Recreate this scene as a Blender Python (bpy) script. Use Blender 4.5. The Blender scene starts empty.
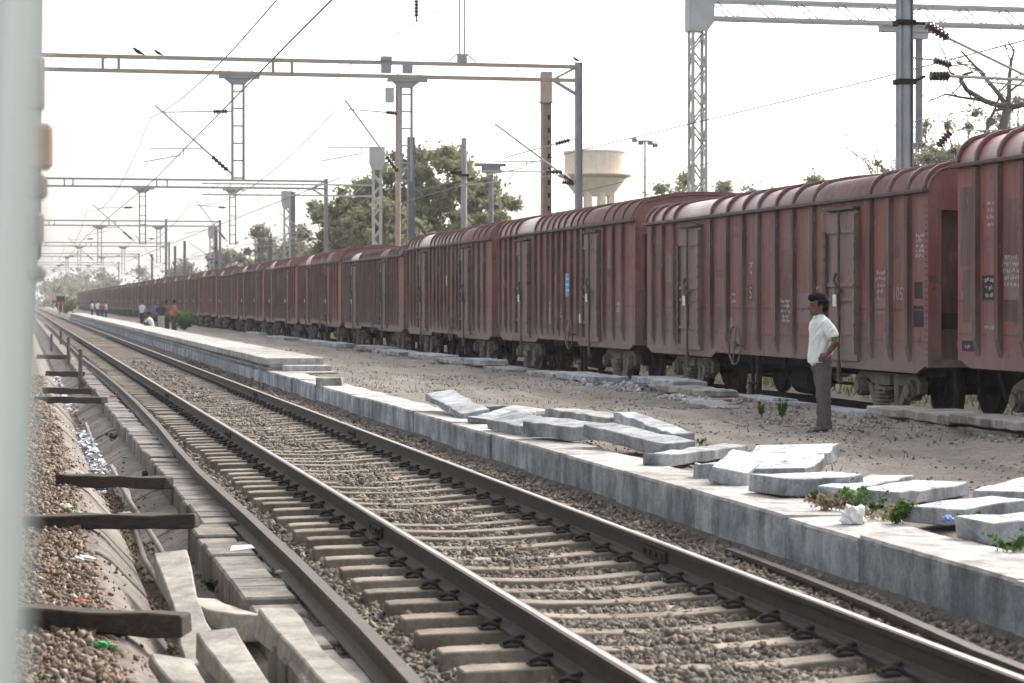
import bpy, bmesh, math, random
import numpy as np
from mathutils import Vector, Matrix
R = math.radians
rng = np.random.default_rng(7); random.seed(7)
scene = bpy.context.scene
col = scene.collection
# ------------------------------------------------------------------ camera
# world: x to the right across the tracks, y along the tracks, z up; z = 0 is the railhead of the near track
FPX = 2275.0; VX, VY = 20.0, 301.5; CAMZ = 1.70
TH = math.atan((512 - VX) / FPX); SN, CS = math.sin(TH), math.cos(TH)
cam = bpy.data.cameras.new('camera'); camo = bpy.data.objects.new('camera', cam); col.objects.link(camo)
camo.location = (0, 0, CAMZ); camo.rotation_euler = (R(90), 0, -TH)
cam.sensor_width = 36; cam.lens = 36 * FPX / 1024; cam.shift_y = -(341.5 - VY) / 1024
cam.clip_start = 0.05; cam.clip_end = 9000
cam.dof.use_dof = True; cam.dof.focus_distance = 27.5; cam.dof.aperture_fstop = 4.6
scene.camera = camo
# ------------------------------------------------------------------ sky, sun, exposure
SUN_EL, SUN_AZ = R(36), R(52)          # azimuth measured from +y (along the track) towards +x
w = bpy.data.worlds.new('World'); scene.world = w; w.use_nodes = True
wn = w.node_tree; wn.nodes.clear()
sky = wn.nodes.new('ShaderNodeTexSky'); sky.sky_type = 'NISHITA'; sky.sun_disc = False
sky.sun_elevation = SUN_EL; sky.sun_rotation = SUN_AZ; sky.air_density = 1.0; sky.dust_density = 5.0; sky.ozone_density = 1.0
hs = wn.nodes.new('ShaderNodeHueSaturation'); hs.inputs['Saturation'].default_value = 0.36
bg = wn.nodes.new('ShaderNodeBackground'); bg.inputs['Strength'].default_value = 0.15
wo = wn.nodes.new('ShaderNodeOutputWorld')
wn.links.new(sky.outputs[0], hs.inputs['Color']); wn.links.new(hs.outputs[0], bg.inputs[0]); wn.links.new(bg.outputs[0], wo.inputs[0])
sl = bpy.data.lights.new('sun', 'SUN'); sl.energy = 0.75; sl.angle = R(12); sl.color = (1, 0.90, 0.78)
so = bpy.data.objects.new('sun', sl); col.objects.link(so)
sd = Vector((math.sin(SUN_AZ) * math.cos(SUN_EL), math.cos(SUN_AZ) * math.cos(SUN_EL), math.sin(SUN_EL)))
so.rotation_euler = (-sd).to_track_quat('-Z', 'Y').to_euler(); so.location = sd * 100
vs = scene.view_settings; vs.view_transform = 'Standard'; vs.look = 'None'; vs.gamma = 1.0; vs.exposure = 1.55
vs.use_curve_mapping = False
scene.cycles.volume_bounces = 1; scene.cycles.max_bounces = 6; scene.cycles.transparent_max_bounces = 8
# ------------------------------------------------------------------ helpers
def ray(px, py):
    u = (px - 512) / FPX; v = (VY - py) / FPX
    return SN + u * CS, CS - u * SN, v
def atX(px, py, X):
    a, b, v = ray(px, py); t = X / a; return Vector((X, b * t, CAMZ + v * t))
def atY(px, py, Y):
    a, b, v = ray(px, py); t = Y / b; return Vector((a * t, Y, CAMZ + v * t))
def atZ(px, py, Z):
    a, b, v = ray(px, py); t = (Z - CAMZ) / v; return Vector((a * t, b * t, Z))

class MB:
    def __init__(s): s.v = []; s.f = []
    def add(s, vs, fs):
        n = len(s.v); s.v += [tuple(p) for p in vs]; s.f += [tuple(i + n for i in f) for f in fs]; return s
    def box(s, c, d, rot=None):
        x, y, z = d[0] / 2, d[1] / 2, d[2] / 2
        p = [Vector((a * x, b * y, e * z)) for e in (-1, 1) for b in (-1, 1) for a in (-1, 1)]
        if rot is not None: p = [rot @ q for q in p]
        c = Vector(c)
        return s.add([q + c for q in p], [(0, 2, 3, 1), (4, 5, 7, 6), (0, 1, 5, 4), (2, 6, 7, 3), (0, 4, 6, 2), (1, 3, 7, 5)])
    def box2(s, a, b):
        return s.box([(a[i] + b[i]) / 2 for i in range(3)], [abs(b[i] - a[i]) for i in range(3)])
    def bar(s, a, b, w, h=None, up=(0, 0, 1)):
        a, b = Vector(a), Vector(b); d = b - a; L = d.length; d.normalize(); up = Vector(up)
        if abs(d.dot(up)) > 0.98: up = Vector((1, 0, 0))
        sx = d.cross(up).normalized(); uz = sx.cross(d); h = h or w
        p = [q + sx * i * w / 2 + uz * j * h / 2 for q in (a, b) for i, j in ((-1, -1), (1, -1), (1, 1), (-1, 1))]
        return s.add(p, [(3, 2, 1, 0), (4, 5, 6, 7), (0, 1, 5, 4), (1, 2, 6, 5), (2, 3, 7, 6), (3, 0, 4, 7)])
    def tube(s, pts, r, n=8, cap=True):
        pts = [Vector(p) for p in pts]; m = len(pts); rs = r if isinstance(r, (list, tuple)) else [r] * m
        vs, fs = [], []; prev = None
        for i, p in enumerate(pts):
            d = (pts[min(i + 1, m - 1)] - pts[max(i - 1, 0)]).normalized()
            if prev is None:
                prev = d.cross(Vector((0, 0, 1)) if abs(d.z) < 0.9 else Vector((1, 0, 0))).normalized()
            sx = (prev - d * prev.dot(d)).normalized(); prev = sx; sy = d.cross(sx)
            for k in range(n):
                a = 2 * math.pi * k / n; vs.append(p + (sx * math.cos(a) + sy * math.sin(a)) * rs[i])
        for i in range(m - 1):
            for k in range(n):
                k2 = (k + 1) % n; fs.append((i * n + k, i * n + k2, (i + 1) * n + k2, (i + 1) * n + k))
        if cap: fs.append(tuple(range(n - 1, -1, -1))); fs.append(tuple((m - 1) * n + k for k in range(n)))
        return s.add(vs, fs)
    def rings(s, rr, n=16):          # rr: (cx, cy, cz, rx, ry) horizontal ellipses, closed at both ends
        vs, fs = [], []
        for (cx, cy, cz, rx, ry) in rr:
            for k in range(n):
                a = 2 * math.pi * k / n; vs.append((cx + rx * math.cos(a), cy + ry * math.sin(a), cz))
        for i in range(len(rr) - 1):
            for k in range(n):
                k2 = (k + 1) % n; fs.append((i * n + k, i * n + k2, (i + 1) * n + k2, (i + 1) * n + k))
        fs.append(tuple(range(n - 1, -1, -1))); fs.append(tuple((len(rr) - 1) * n + k for k in range(n)))
        return s.add(vs, fs)
    def extrude(s, prof, axis, a, b):   # closed 2-D profile swept along 'x' (prof=(y,z)) or 'y' (prof=(x,z)) or 'z'
        n = len(prof)
        mk = {'x': lambda t, p: (t, p[0], p[1]), 'y': lambda t, p: (p[0], t, p[1]), 'z': lambda t, p: (p[0], p[1], t)}[axis]
        vs = [mk(a, p) for p in prof] + [mk(b, p) for p in prof]
        fs = [(i, (i + 1) % n, n + (i + 1) % n, n + i) for i in range(n)] + [tuple(range(n - 1, -1, -1)), tuple(range(n, 2 * n))]
        return s.add(vs, fs)
    def ball(s, c, r, seg=10, rg=7):
        r = r if isinstance(r, (tuple, list)) else (r, r, r)
        return s.rings([(c[0], c[1], c[2] + r[2] * math.sin(t), max(1e-4, r[0] * math.cos(t)), max(1e-4, r[1] * math.cos(t)))
                        for t in [math.pi * (i / rg - .5) for i in range(rg + 1)]], seg)
    def mesh(s, name, mat=None, smooth=False, bevel=0):
        me = bpy.data.meshes.new(name); me.from_pydata(s.v, [], s.f); me.validate()
        bm = bmesh.new(); bm.from_mesh(me)
        bmesh.ops.recalc_face_normals(bm, faces=bm.faces)
        if bevel: bmesh.ops.bevel(bm, geom=list(bm.edges), offset=bevel, segments=1, affect='EDGES')
        bm.to_mesh(me); bm.free()
        if mat: me.materials.append(mat)
        if smooth:
            for p in me.polygons: p.use_smooth = True
        return me
    def build(s, name, mat, parent=None, smooth=False, bevel=0):
        return link(name, s.mesh(name, mat, smooth, bevel), parent)
def link(name, me, parent=None):
    o = bpy.data.objects.new(name, me); col.objects.link(o)
    if parent is not None: o.parent = parent
    return o
def tag(o, label, cat, group=None):
    o['label'] = label; o['category'] = cat
    if group: o['group'] = group
    return o
def struct(o): o['kind'] = 'structure'; return o
def stuff(o, label=None, cat=None):
    o['kind'] = 'stuff'
    if label: o['label'] = label; o['category'] = cat
    return o
def thing(name, label, cat, loc=(0, 0, 0), group=None, rz=0):
    o = bpy.data.objects.new(name, None); col.objects.link(o); o.location = loc; o.rotation_euler = (0, 0, rz)
    o.empty_display_size = .2
    return tag(o, label, cat, group)
def copy_tree(o, parent=None):
    c = o.copy(); col.objects.link(c); c.parent = parent
    for ch in list(o.children): copy_tree(ch, c)
    return c
def npmesh(name, V, F, mat, smooth=False):   # V (n,3), F (m,k) arrays
    me = bpy.data.meshes.new(name); n, (m, k) = len(V), F.shape
    me.vertices.add(n); me.vertices.foreach_set('co', np.asarray(V, np.float32).ravel())
    me.loops.add(m * k); me.loops.foreach_set('vertex_index', np.asarray(F, np.int32).ravel())
    me.polygons.add(m); me.polygons.foreach_set('loop_start', np.arange(0, m * k, k, dtype=np.int32))
    me.update(calc_edges=True); me.validate(); me.materials.append(mat)
    if smooth: me.polygons.foreach_set('use_smooth', np.ones(m, bool))
    return me
def remeshed(mb, name, mat, voxel, smooth=4):
    me = mb.mesh(name, mat); o = bpy.data.objects.new('tmp', me); col.objects.link(o)
    m = o.modifiers.new('r', 'REMESH'); m.mode = 'VOXEL'; m.voxel_size = voxel; m.use_smooth_shade = True
    if smooth:
        q = o.modifiers.new('s', 'SMOOTH'); q.iterations = smooth; q.factor = .5
    dg = bpy.context.evaluated_depsgraph_get(); ev = o.evaluated_get(dg)
    out = bpy.data.meshes.new_from_object(ev); out.name = name
    out.materials.clear(); out.materials.append(mat)
    bpy.data.objects.remove(o); bpy.data.meshes.remove(me)
    return out
# value noise for terrain
_T = rng.random((64, 64))
def vnoise(x, y):
    x = np.asarray(x, float); y = np.asarray(y, float); xi = np.floor(x).astype(int); yi = np.floor(y).astype(int)
    fx = x - xi; fy = y - yi; fx = fx * fx * (3 - 2 * fx); fy = fy * fy * (3 - 2 * fy)
    g = lambda a, b: _T[a % 64, b % 64]
    return (g(xi, yi) * (1 - fx) + g(xi + 1, yi) * fx) * (1 - fy) + (g(xi, yi + 1) * (1 - fx) + g(xi + 1, yi + 1) * fx) * fy - .5
# ------------------------------------------------------------------ materials
class Mat:
    def __init__(s, name, rough=.85, metal=0, spec=.3):
        s.m = bpy.data.materials.new(name); s.m.use_nodes = True; s.t = s.m.node_tree; s.b = s.t.nodes['Principled BSDF']
        s.b.inputs['Roughness'].default_value = rough; s.b.inputs['Metallic'].default_value = metal
        s.b.inputs['Specular IOR Level'].default_value = spec
        s.g = s.t.nodes.new('ShaderNodeNewGeometry')
    def L(s, a, b): s.t.links.new(a, b)
    def N(s, t): return s.t.nodes.new(t)
    def pos(s, scale=(1, 1, 1)):
        m = s.N('ShaderNodeVectorMath'); m.operation = 'MULTIPLY'; s.L(s.g.outputs['Position'], m.inputs[0]); m.inputs[1].default_value = scale
        return m.outputs[0]
    def noise(s, sc, detail=4, rough=.6, vec=None, stretch=(1, 1, 1)):
        n = s.N('ShaderNodeTexNoise'); n.inputs['Scale'].default_value = sc; n.inputs['Detail'].default_value = detail; n.inputs['Roughness'].default_value = rough
        s.L(vec or s.pos(stretch), n.inputs['Vector']); return n.outputs['Fac']
    def ramp(s, fac, stops):
        r = s.N('ShaderNodeValToRGB'); e = r.color_ramp.elements
        while len(e) < len(stops): e.new(.5)
        for i, (p, c) in enumerate(stops):
            e[i].position = p; e[i].color = (*c, 1) if isinstance(c, tuple) else (c, c, c, 1)
        s.L(fac, r.inputs[0]); return r.outputs[0]
    def mix(s, fac, a, b, mode='MIX'):
        m = s.N('ShaderNodeMix'); m.data_type = 'RGBA'; m.blend_type = mode
        for i, v in ((0, fac), (6, a), (7, b)):
            if isinstance(v, (int, float)): m.inputs[i].default_value = v
            elif isinstance(v, tuple): m.inputs[i].default_value = (*v, 1)
            else: s.L(v, m.inputs[i])
        return m.outputs[2]
    def math(s, op, a, b=0.0):
        m = s.N('ShaderNodeMath'); m.operation = op
        for i, v in ((0, a), (1, b)):
            if isinstance(v, (int, float)): m.inputs[i].default_value = v
            else: s.L(v, m.inputs[i])
        return m.outputs[0]
    def xyz(s):
        n = s.N('ShaderNodeSeparateXYZ'); s.L(s.g.outputs['Position'], n.inputs[0]); return n.outputs
    def col(s, c):
        if isinstance(c, tuple): s.b.inputs['Base Color'].default_value = (*c, 1)
        else: s.L(c, s.b.inputs['Base Color'])
    def rough(s, r): s.L(r, s.b.inputs['Roughness'])
    def bump(s, h, strength=.4, dist=.02):
        b = s.N('ShaderNodeBump'); b.inputs['Strength'].default_value = strength; b.inputs['Distance'].default_value = dist
        s.L(h, b.inputs['Height']); s.L(b.outputs[0], s.b.inputs['Normal'])
def simple(name, c1, c2, sc=3, rough=.85, metal=0, bump=.3, bsc=None, bdist=.01, spec=.3, stretch=(1, 1, 1)):
    m = Mat(name, rough, metal, spec); n = m.noise(sc, 6, .65, stretch=stretch)
    m.col(m.ramp(n, [(.3, c1), (.7, c2)]))
    if bump: m.bump(m.noise(bsc or sc * 6, 5, .7), bump, bdist)
    return m.m
def stone_mat(name, stops, rough=.9):
    m = Mat(name, rough); r = m.ramp(m.g.outputs['Random Per Island'], stops)
    n = m.noise(45, 3); m.col(m.mix(.45, r, m.ramp(n, [(.3, .35), (.75, 1.0)]), 'MULTIPLY')); m.bump(n, .3, .01); return m.m
def concrete(name, base, stain, white=None, wth=.5, streak=.7):
    m = Mat(name, .9); n1 = m.noise(1.1, 6, .7); n2 = m.noise(5, 6, .7); n3 = m.noise(3.2, 5, .7, stretch=(1, 1, .25))
    c = m.mix(m.ramp(n1, [(.40, 0.), (.62, 1.)]), base, stain)
    c = m.mix(.75, c, m.ramp(n2, [(.32, .5), (.5, 1.), (.68, 1.3)]), 'MULTIPLY')
    c = m.mix(streak, c, m.ramp(n3, [(.38, .5), (.5, 1.), (.64, 1.3)]), 'MULTIPLY')
    c = m.mix(.5, c, m.ramp(m.noise(38, 4, .7), [(.3, .6), (.65, 1.25)]), 'MULTIPLY')
    oi = m.N('ShaderNodeObjectInfo'); c = m.mix(1.0, c, m.ramp(oi.outputs['Random'], [(0., .82), (1., 1.14)]), 'MULTIPLY')
    if white:
        c = m.mix(m.ramp(m.noise(6, 6, .75), [(wth - .06, 0.), (wth + .04, 1.)]), c, white)
    m.col(c); m.bump(m.noise(28, 6, .75), .45, .012); return m.m
M = {}
M['wall'] = concrete('wall concrete', (.36, .375, .39), (.17, .185, .20))
M['coping'] = concrete('coping concrete', (.43, .41, .385), (.33, .31, .285))
M['slab'] = concrete('slab concrete', (.37, .38, .39), (.25, .26, .27))
M['slabw'] = concrete('whitewashed slab', (.36, .37, .38), (.27, .28, .29), (.55, .56, .565), .46)
M['slabd'] = concrete('dark slab', (.30, .30, .29), (.20, .195, .185))
M['kerbc'] = concrete('kerb concrete', (.22, .20, .178), (.125, .112, .10))
M['drainc'] = concrete('drain concrete', (.235, .205, .175), (.13, .112, .095), streak=.15)
M['sleeper'] = concrete('sleeper concrete', (.27, .228, .18), (.175, .142, .11), streak=.3)
M['oldsleeper'] = concrete('discarded sleeper concrete', (.33, .305, .27), (.19, .175, .155), streak=.2)
M['stoneslab'] = concrete('rough stone', (.32, .30, .27), (.20, .185, .165))
M['brickish'] = simple('terracotta slab', (.36, .20, .13), (.26, .15, .10), 6)
M['wood'] = simple('old sleeper wood', (.075, .058, .046), (.028, .022, .018), 3, .9, stretch=(1.5, 14, 14), bump=.6, bsc=9, bdist=.02)
M['post'] = simple('weathered post wood', (.16, .125, .10), (.09, .07, .058), 4, .9, stretch=(12, 12, 1.5), bump=.5)
M['rail'] = simple('rusty rail web', (.055, .038, .030), (.026, .020, .017), 9, .75, 0, .3, spec=.4)
M['oldrail'] = simple('old rail rust', (.085, .062, .050), (.042, .032, .027), 7, .7, 0, .4, spec=.4)
m = Mat('polished rail head', .5, .8, .5); m.col(m.ramp(m.noise(2, 5, stretch=(8, .6, 1)), [(.3, (.17, .15, .135)), (.7, (.30, .28, .26))])); M['head'] = m.m
M['clip'] = simple('rail clip iron', (.045, .036, .03), (.02, .017, .015), 20, .8)
M['ballast'] = stone_mat('ballast stone', [(0, (.10, .08, .065)), (.25, (.17, .138, .108)), (.55, (.225, .182, .14)), (.75, (.155, .135, .12)), (.92, (.27, .22, .17)), (1, (.34, .29, .235))])
M['brownstone'] = stone_mat('brown chippings', [(0, (.12, .085, .06)), (.3, (.22, .165, .12)), (.6, (.30, .24, .18)), (.86, (.17, .14, .12)), (.93, (.42, .38, .33)), (1, (.33, .16, .10))])
M['rubble'] = stone_mat('rubble stone', [(0, (.17, .142, .118)), (.4, (.27, .235, .20)), (.75, (.34, .30, .26)), (.93, (.42, .39, .36)), (.97, (.33, .17, .12)), (1, (.5, .48, .46))])
M['greyrub'] = stone_mat('grey rubble', [(0, (.25, .25, .25)), (.5, (.42, .42, .42)), (1, (.58, .58, .58))])
M['galv'] = simple('galvanised steel', (.36, .37, .38), (.27, .28, .295), 2, .6, .3, .1, spec=.4)
M['galvd'] = simple('weathered steel', (.27, .275, .285), (.19, .195, .205), 2.5, .65, .2, .1)
M['galvl'] = simple('pale painted steel', (.50, .50, .48), (.40, .40, .39), 2, .6, .1, .1)
M['rustmast'] = simple('rusted mast steel', (.44, .38, .32), (.33, .255, .20), 1.6, .8, 0, .2)
M['insul'] = simple('brown porcelain insulator', (.075, .04, .034), (.05, .03, .027), 6, .35, 0, 0, spec=.5)
M['wire'] = simple('overhead wire', (.26, .22, .21), (.20, .17, .165), 4, .6, .4, 0)
M['blackiron'] = simple('bogie iron', (.022, .019, .017), (.010, .009, .008), 5, .9, 0, .4, spec=.25)
M['dustiron'] = simple('dusty bogie iron', (.21, .18, .16), (.11, .092, .082), 4, .9, 0, .4, spec=.2)
M['wheel'] = simple('wheel steel', (.045, .035, .03), (.022, .018, .016), 6, .6, .3, .2)
M['white'] = simple('white paint', (.72, .72, .71), (.55, .55, .54), 12, .8, 0, 0)
M['chalk'] = simple('faded white lettering', (.42, .37, .36), (.26, .20, .19), 25, .9, 0, 0)
M['blue'] = simple('blue notice', (.13, .28, .50), (.20, .36, .56), 18, .8, 0, 0)
M['bluetxt'] = simple('pale blue print', (.50, .60, .70), (.42, .52, .62), 18, .8, 0, 0)
M['cream'] = simple('cream patch', (.40, .33, .24), (.32, .25, .19), 14, .9, 0, 0)
M['blackpatch'] = simple('black stencil patch', (.022, .02, .022), (.045, .036, .036), 9, .85, 0, 0)
M['tank'] = simple('cream tank plaster', (.80, .69, .55), (.66, .55, .43), 1.5, .9, 0, .1)
M['crow'] = simple('crow feathers', (.02, .02, .022), (.012, .012, .013), 20, .6, 0, 0)
M['trainpaint'] = simple('pale carriage paint', (.66, .70, .67), (.60, .64, .61), 2, .5, 0, 0)
M['traindark'] = simple('grey carriage paint', (.33, .36, .355), (.21, .235, .23), 2, .55, 0, 0)
M['tan'] = simple('tan board', (.48, .31, .17), (.28, .18, .11), 9, .85, 0, 0)
M['maroonedge'] = simple('brown grey window trim', (.24, .19, .17), (.15, .115, .105), 9, .7, 0, 0)
# wagon paint: oxide red, per-wagon tint through the object colour, dust low down, streaks, scabs
def wagon_mat(name, base, roof=False):
    m = Mat(name, .62 if not roof else .42, 0, .35 if not roof else .6)
    oi = m.N('ShaderNodeObjectInfo')
    n1 = m.noise(1.1, 6, .7); n2 = m.noise(2.6, 6, .7, stretch=(1, 1.6, .18)); n3 = m.noise(3.3, 7, .72)
    c = m.mix(1.0, base, oi.outputs['Color'], 'MULTIPLY')
    c = m.mix(.8, c, m.ramp(n1, [(.32, .6), (.5, 1.), (.68, 1.35)]), 'MULTIPLY')
    c = m.mix(m.math('MULTIPLY', m.ramp(n2, [(.45, 0.), (.66, 1.)]), .6), c, (.205, .145, .13))
    if not roof:
        z = m.xyz()[2]
        low = m.ramp(m.math('ADD', m.math('MULTIPLY', z, .42), m.math('MULTIPLY', n3, .35)), [(.50, 1.), (.86, 0.)])
        c = m.mix(m.math('MULTIPLY', low, .6), c, (.19, .145, .122))
    c = m.mix(m.math('MULTIPLY', m.ramp(n3, [(.60, 0.), (.63, 1.)]), .75), c, (.065, .042, .042))
    n4 = m.noise(1.7, 7, .75, stretch=(1, 1.2, .6)); c = m.mix(m.math('MULTIPLY', m.ramp(n4, [(.60, 0.), (.66, 1.)]), .55), c, (.25, .13, .09))
    n5 = m.noise(9, 5, .7, stretch=(1, 1, .35)); c = m.mix(m.math('MULTIPLY', m.ramp(n5, [(.64, 0.), (.70, 1.)]), .6), c, (.30, .25, .24))
    m.col(c); m.rough(m.ramp(n1, [(.3, .45), (.7, .75)] if not roof else [(.3, .32), (.7, .5)])); m.bump(m.noise(14, 5, .6), .12, .01)
    if roof: m.b.inputs['Coat Weight'].default_value = .3; m.b.inputs['Coat Roughness'].default_value = .38
    return m.m
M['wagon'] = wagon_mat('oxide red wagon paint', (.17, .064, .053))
M['wagonrib'] = wagon_mat('oxide red darkened for rib shade', (.078, .031, .027))  # wagon red with the shade of the ribs' near faces darkened into its colour
M['roof'] = wagon_mat('oxide red roof', (.165, .065, .052), True); M['roofrib'] = wagon_mat('roof rib paint', (.11, .042, .038), False)
M['doorp'] = wagon_mat('worn door paint', (.185, .115, .105))
M['doori'] = simple('door iron', (.12, .088, .082), (.07, .052, .05), 8, .75)
def leafmat(name, c1, c2, c3):
    m = Mat(name, .75, 0, .2)
    m.col(m.ramp(m.g.outputs['Random Per Island'], [(0, c1), (.55, c2), (1, c3)]))
    tr = m.N('ShaderNodeBsdfTranslucent'); m.L(m.b.inputs['Base Color'].links[0].from_socket, tr.inputs[0])
    mx = m.N('ShaderNodeMixShader'); mx.inputs[0].default_value = .42
    out = m.t.nodes['Material Output']; m.L(m.b.outputs[0], mx.inputs[1]); m.L(tr.outputs[0], mx.inputs[2]); m.L(mx.outputs[0], out.inputs[0])
    return m.m
M['leafA'] = leafmat('tree leaves', (.13, .145, .075), (.20, .215, .11), (.29, .29, .165))
M['leafB'] = leafmat('olive tree leaves', (.16, .165, .09), (.24, .24, .13), (.32, .30, .18))
M['leafC'] = leafmat('dry tree leaves', (.15, .15, .105), (.22, .215, .15), (.28, .265, .20))
M['leafG'] = leafmat('weed leaves', (.045, .10, .025), (.08, .16, .04), (.13, .20, .06))
M['leafD'] = leafmat('dry weeds', (.17, .13, .08), (.24, .19, .12), (.30, .25, .17))
M['grassm'] = leafmat('dry grass blades', (.035, .05, .02), (.06, .07, .028), (.12, .11, .05))
M['bark'] = simple('bark', (.10, .085, .07), (.055, .047, .04), 6, .95)
M['barkp'] = simple('pale bark', (.17, .15, .13), (.10, .09, .08), 6, .95)
# ================================================================== SETTING
TRX = 3.594; RAILS = (2.756, 4.432); WALLX = 5.4
GX = [-3000, -600, -120, -40, -12, -6, -3, -1.5] + [round(-1 + .12 * i, 3) for i in range(12)] + [.50, .60, .64, .70] + \
     [.9, 1.1, 1.3, 1.36, 1.6, 1.76, 1.84, 1.92, 2.0, 2.1] + [round(2.2 + .12 * i, 3) for i in range(27)] + [5.45, 5.95] + \
     [round(6.05 + .2 * i, 3) for i in range(26)] + [11.2, 11.3, 11.5, 11.8, 12.2, 12.6, 13, 13.5, 14, 14.5, 15, 15.5, 16, 16.5, 17, 18, 19, 20, 22, 26, 32, 40, 60, 100, 200, 500, 1200, 3500]
PX = [-3000, -6, -3, -1, .45, .60, .66, .8, 1.55, 1.62, 1.86, 2.0, 2.2, 2.72, 2.9, 3.1, 4.1, 4.4, 4.6, 5.0, 5.4, 5.45, 5.9, 6.1, 8, 9.5, 10.6, 11.3, 11.5, 11.9, 12.5, 15.3, 16.2, 17.5, 30, 3500]
PZ = [-.3, -.3, -.26, -.22, -.22, -.26, -.62, -.66, -.66, -.30, -.27, -.295, -.285, -.262, -.247, -.246, -.246, -.247, -.25, -.215, -.185, -.12, .05, .11, .11, .09, .11, .11, .05, -.25, -.27, -.27, -.15, -.02, 0, 0]
def ground_z(x, y):
    x = np.asarray(x, float); y = np.asarray(y, float)
    z = np.interp(x, PX, PZ)
    amp = np.interp(x, [-6, -1, .4, .6, 1.6, 2, 2.4, 3, 4.3, 5.3, 5.5, 6.3, 7, 10.5, 11.2, 12, 20, 60], [.03, .05, .06, .0, .0, .02, .03, .055, .055, .03, 0, .02, .07, .12, .10, .03, .1, .3])
    z = z + amp * (vnoise(x * .9 + 3, y * .7) + .5 * vnoise(x * 2.7, y * 2.3 + 9))
    # ground climbs a little towards the old kerb by the wagons, more so close to the camera
    k = np.clip((x - 9.6) / 1.3, 0, 1) * (x < 11.45); z = z + k * np.interp(y, [22, 30, 45, 200], [.12, .05, .02, 0])
    return z
GY = [-30, -10] + [round(6 + .2 * i, 2) for i in range(170)] + [round(40 + .6 * i, 2) for i in range(70)] + [82 + 3 * i for i in range(40)] + [205, 220, 240, 260, 300, 350, 420, 520, 700, 1000, 1600, 2800, 5000, 8000]
gx, gy = np.meshgrid(np.array(GX, float), np.array(GY, float)); gz = ground_z(gx, gy)
nx, ny = len(GX), len(GY)
ii = (np.arange(ny - 1)[:, None] * nx + np.arange(nx - 1)[None]).ravel()
m = Mat('ground soil', .95, 0, .15)
X_, Y_, Z_ = m.xyz(); jit = m.math('MULTIPLY', m.math('SUBTRACT', m.noise(1.3, 5), .5), 1.2); xj = m.math('ADD', X_, jit)
n1 = m.noise(.55, 6, .7); n2 = m.noise(7, 6, .75); n3 = m.noise(40, 4, .7)
dirt = m.mix(m.ramp(n1, [(.35, 0.), (.65, 1.)]), (.30, .268, .232), (.212, .188, .16))
rut = m.ramp(m.noise(1.0, 5, .6, stretch=(1.6, .13, 1)), [(.40, 0.), (.60, 1.)]); dirt = m.mix(m.math('MULTIPLY', rut, .7), dirt, (.17, .148, .124))
bal = m.mix(n2, (.09, .078, .066), (.20, .172, .145)); brn = m.mix(n2, (.12, .088, .062), (.24, .18, .135))
gra = m.mix(m.ramp(n1, [(.4, 0.), (.6, 1.)]), (.055, .052, .026), (.032, .038, .015))
msk = lambda a, b: m.ramp(m.math('DIVIDE', m.math('SUBTRACT', xj, a), b - a), [(0., 0.), (1., 1.)])
c = m.mix(m.ramp(X_, [(.9, 0.), (1., 1.)]), brn, bal)
mm = m.math('GREATER_THAN', X_, 1.3); c = m.mix(mm, brn, bal)
mm = m.math('GREATER_THAN', X_, 5.6); c = m.mix(mm, c, dirt)
c = m.mix(m.math('MULTIPLY', m.ramp(m.noise(.8, 5, .7), [(.58, 0.), (.68, 1.)]), m.math('MULTIPLY', mm, .55)), c, (.11, .13, .055))
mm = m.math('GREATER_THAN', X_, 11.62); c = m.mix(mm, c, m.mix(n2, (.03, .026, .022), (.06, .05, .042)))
mm = m.math('GREATER_THAN', xj, 16.4); c = m.mix(mm, c, gra)
mm = m.math('GREATER_THAN', -3.0, X_); c = m.mix(mm, c, gra)
c = m.mix(.65, c, m.ramp(n2, [(.25, .55), (.75, 1.3)]), 'MULTIPLY'); c = m.mix(.7, c, m.ramp(n3, [(.34, .45), (.5, .95), (.66, 1.4)]), 'MULTIPLY')
m.col(c); m.bump(m.math('ADD', n2, m.math('MULTIPLY', n3, .5)), .8, .05); M['ground'] = m.m
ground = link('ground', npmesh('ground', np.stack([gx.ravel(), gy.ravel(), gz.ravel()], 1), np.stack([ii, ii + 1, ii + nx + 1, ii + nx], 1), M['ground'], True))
struct(ground)
# ---- scattered stones (uncountable: one object per bed)
_ico_v = []; _t = (1 + 5 ** .5) / 2
for a, b in ((-1, _t), (1, _t), (-1, -_t), (1, -_t)): _ico_v += [(a, b, 0)]
for a, b in ((-1, _t), (1, _t), (-1, -_t), (1, -_t)): _ico_v += [(0, a, b)]
for a, b in ((-1, _t), (1, _t), (-1, -_t), (1, -_t)): _ico_v += [(b, 0, a)]
ICO = np.array(_ico_v) / 1.9
ICOF = np.array([(0, 11, 5), (0, 5, 1), (0, 1, 7), (0, 7, 10), (0, 10, 11), (1, 5, 9), (5, 11, 4), (11, 10, 2), (10, 7, 6), (7, 1, 8), (3, 9, 4), (3, 4, 2), (3, 2, 6), (3, 6, 8), (3, 8, 9), (4, 9, 5), (2, 4, 11), (6, 2, 10), (8, 6, 7), (9, 8, 1)])
OCT = np.array([(1, 0, 0), (-1, 0, 0), (0, 1, 0), (0, -1, 0), (0, 0, 1), (0, 0, -1)], float)
OCTF = np.array([(0, 2, 4), (2, 1, 4), (1, 3, 4), (3, 0, 4), (2, 0, 5), (1, 2, 5), (3, 1, 5), (0, 3, 5)])
CUB = np.array([(a, b, c_) for a in (-.7, .7) for b in (-.7, .7) for c_ in (-.7, .7)])
CUBF = np.array([(0, 1, 3), (0, 3, 2), (4, 6, 7), (4, 7, 5), (0, 4, 5), (0, 5, 1), (2, 3, 7), (2, 7, 6), (0, 2, 6), (0, 6, 4), (1, 5, 7), (1, 7, 3)])
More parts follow.
